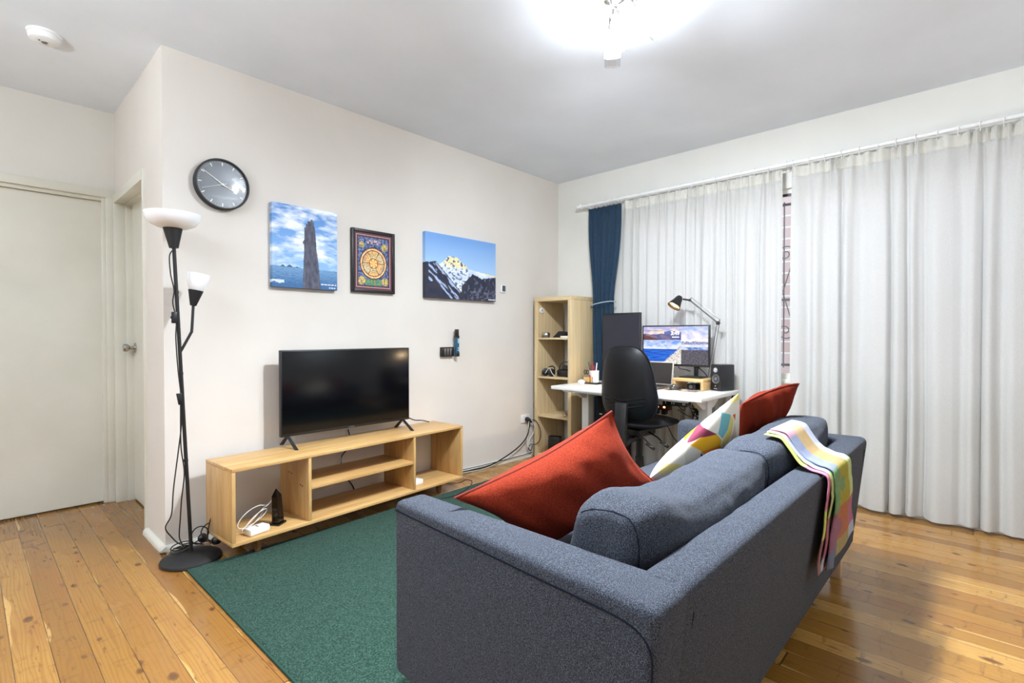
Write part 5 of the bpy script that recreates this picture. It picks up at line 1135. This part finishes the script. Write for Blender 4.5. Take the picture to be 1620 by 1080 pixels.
# ------------------------------------------------------------------ curtains
RX, RZ = 3.195, 2.302
rod = thing('curtain_rod', 'long white curtain pole above the window', 'curtain rod', (RX, -2.3, RZ))
mb = MB(); mb.tube([(RX,-0.345,RZ),(RX,-4.45,RZ)], 0.0120, 14); mb.build('pole', M['white'], rod)
mb = MB(); mb.lathe([(0.0135,0),(0.020,0.004),(0.020,0.016),(0.011,0.022),(0.018,0.036),(0.014,0.05),(0,0.054)], (RX,-0.347,RZ), (0,1,0), 20); mb.build('finial', M['white'], rod)
for y in (-0.40, -2.068, -3.9):
    mb = MB(); mb.box((XE-0.008,y-0.02,RZ-0.03),(XE,y+0.02,RZ+0.035),0.003); mb.box((RX-0.004,y-0.006,RZ-0.022),(XE-0.004,y+0.006,RZ-0.012)); mb.tube([(RX+0.02*math.cos(k*PI/10-0.2), y, RZ+0.02*math.sin(k*PI/10-0.2)) for k in range(-9, 8)], 0.003, 6); mb.build('bracket', M['white'], rod)
def curtain(name, y0, y1, ztop, zbot, label, m, pleats, amp, seed, x=RX+0.006, pinch=None, fold=0.0):
    rnd = random.Random(seed); n = int(pleats*18); ph = [rnd.uniform(-0.5,0.5) for _ in range(400)]; am = [rnd.uniform(0.25,1.0) for _ in range(400)]
    nv = 46
    def f(u, v):
        # v 0 top, 1 bottom
        uu = u + 0.012*math.sin(u*pleats*1.9+seed)
        k = uu*pleats; i = int(k); a_ = am[i % 400]*(1-(k-i))+am[(i+1) % 400]*(k-i)
        z = ztop+(zbot-ztop)*v
        head = math.exp(-v*14)
        wavef = math.sin(2*PI*(k+0.25*ph[i % 400]*math.sin(PI*(k-i))))
        wavef = wavef if wavef < 0 else wavef**0.8
        wavef += 0.25*math.sin(4*PI*k+ph[(i+7) % 400])
        fine = math.sin(2*PI*k*2.0+1.0+seed)
        drift = 0.008*noise.noise(Vector((u*pleats*0.5, v*1.4, seed)))
        am2 = amp*a_*(0.55+0.6*v)
        dx = -am2*wavef*(1-0.35*head) - amp*0.45*fine*head - amp*0.30*math.sin(6*PI*k+seed)*math.exp(-v*30) - drift
        dy = 0.35*am2*math.cos(2*PI*k)*a_ + 0.010*noise.noise(Vector((u*9, v*2, seed+4)))
        yy = y0+(y1-y0)*u
        if pinch:
            pc, pz, pw = pinch; zz = (z-pz); w_ = 1-(1-pw)*math.exp(-(zz/0.42)**2) if zz > 0 else pw+(0.74-pw)*(1-math.exp(-(zz/0.6)**2))
            c0 = (y0+y1)/2 + (pc-(y0+y1)/2)*(1-w_)/(1-pw) if zz > 0 else pc-0.05*(1-math.exp(-(zz/0.6)**2))
            yy = c0+(yy-(y0+y1)/2)*w_
            dx = dx*(1+0.5*(1-w_))
        if zbot < 0.1: z += 0.004*math.sin(u*pleats*2.1+seed)*(v**8)
        return (x+dx, yy+dy, z)
    mb = MB(); mb.grid(f, n, nv); return mb, f
def hang(name, label, mb, f, m, x_hem=None):
    o = mb.build(name, m, smooth=80, recalc=False); centre(o); tag(o, label, 'curtain'); return o
mb, f1 = curtain('a', -0.775, -2.040, RZ-0.026, 0.022, '', M['sheer'], 16, 0.030, 3, x=RX+0.022)
c1 = hang('sheer_curtain', 'white sheer curtain left of the gap, behind the desk', mb, f1, M['sheer'])
mb, f2 = curtain('b', -2.100, -4.20, RZ-0.026, 0.022, '', M['sheer'], 19, 0.038, 8, x=RX+0.016)
c2 = hang('sheer_curtain', 'white sheer curtain right of the gap, falling behind the sofa', mb, f2, M['sheer'])
# heading tapes and hems of the sheers
for c_, ff, n in ((c1, f1, 204), (c2, f2, 240)):
    mb = MB(); mb.grid(lambda u, v, ff=ff: tuple(Vector(ff(u, v*0.032))+Vector((-0.0015,0,0))), n, 3); o = mb.build('heading_tape', M['tape'], None, smooth=80, recalc=False); o.data.transform(Matrix.Translation(-c_.location)); o.parent = c_
    mb = MB(); mb.grid(lambda u, v, ff=ff: tuple(Vector(ff(u, 0.985+v*0.015))+Vector((-0.0015,0,0))), n, 2); o = mb.build('hem', M['sheer'], None, smooth=80, recalc=False); o.data.transform(Matrix.Translation(-c_.location)); o.parent = c_
mb, f3 = curtain('c', -0.435, -0.770, RZ-0.046, 0.03, '', M['curtain_blue'], 6.5, 0.024, 21, x=3.178, pinch=(-0.592, 1.40, 0.58))
cb = hang('blue_curtain', 'petrol blue curtain tied back beside the bookcase', mb, f3, M['curtain_blue'])
md = cb.modifiers.new('thickness', 'SOLIDIFY'); md.thickness = 0.002
# rings
def ring_set(ys, m, group, labelf, r=0.020):
    first = None
    for i, y in enumerate(ys):
        if first is None:
            mb = MB(); mb.tube([(r*math.cos(k*PI/8), 0, r*math.sin(k*PI/8)) for k in range(16)], 0.0022, 6, closed=True); mb.tube([(0,0,-r),(0,0.002,-r-0.014)], 0.002, 6); o = mb.build('curtain_ring', m); first = o
        else: o = first.copy(); C.objects.link(o)
        o.location = (RX, y, RZ-0.003); o.rotation_euler = (0, 0, 0.2*math.sin(i*1.7)); tag(o, labelf, 'curtain ring', group)
ring_set([-0.445-0.0325*k for k in range(11)], M['white'], 'rings of the blue curtain', 'small white ring holding the blue curtain on the pole')
ring_set([-0.83-0.0935*k for k in range(13)], M['white'], 'rings of the left sheer curtain', 'small white ring holding the left sheer curtain on the pole')
ring_set([-2.11-0.095*k for k in range(20)], M['white'], 'rings of the right sheer curtain', 'small white ring holding the right sheer curtain on the pole')
tb = thing('curtain_tieback', 'thin pale cord tying the blue curtain back', 'tieback', (3.13,-0.59,1.39))
mb = MB(); mb.tube(smooth_path([(3.27,-0.475,1.365),(3.20,-0.476,1.375),(3.125,-0.50,1.385),(3.112,-0.60,1.402),(3.122,-0.69,1.412),(3.18,-0.712,1.412),(3.215,-0.70,1.41)], 5), 0.0045, 8); mb.build('cord', mat('pale blue cord', (168,184,198), 0.7), tb)
mb = MB(); mb.lathe([(0.008,0),(0.006,0.02),(0.014,0.03),(0.016,0.04),(0.008,0.05),(0,0.051)], (XE-0.0,-0.478,1.36), (-1,0,0), 20) ; mb.build('hook', M['chrome'], tb)
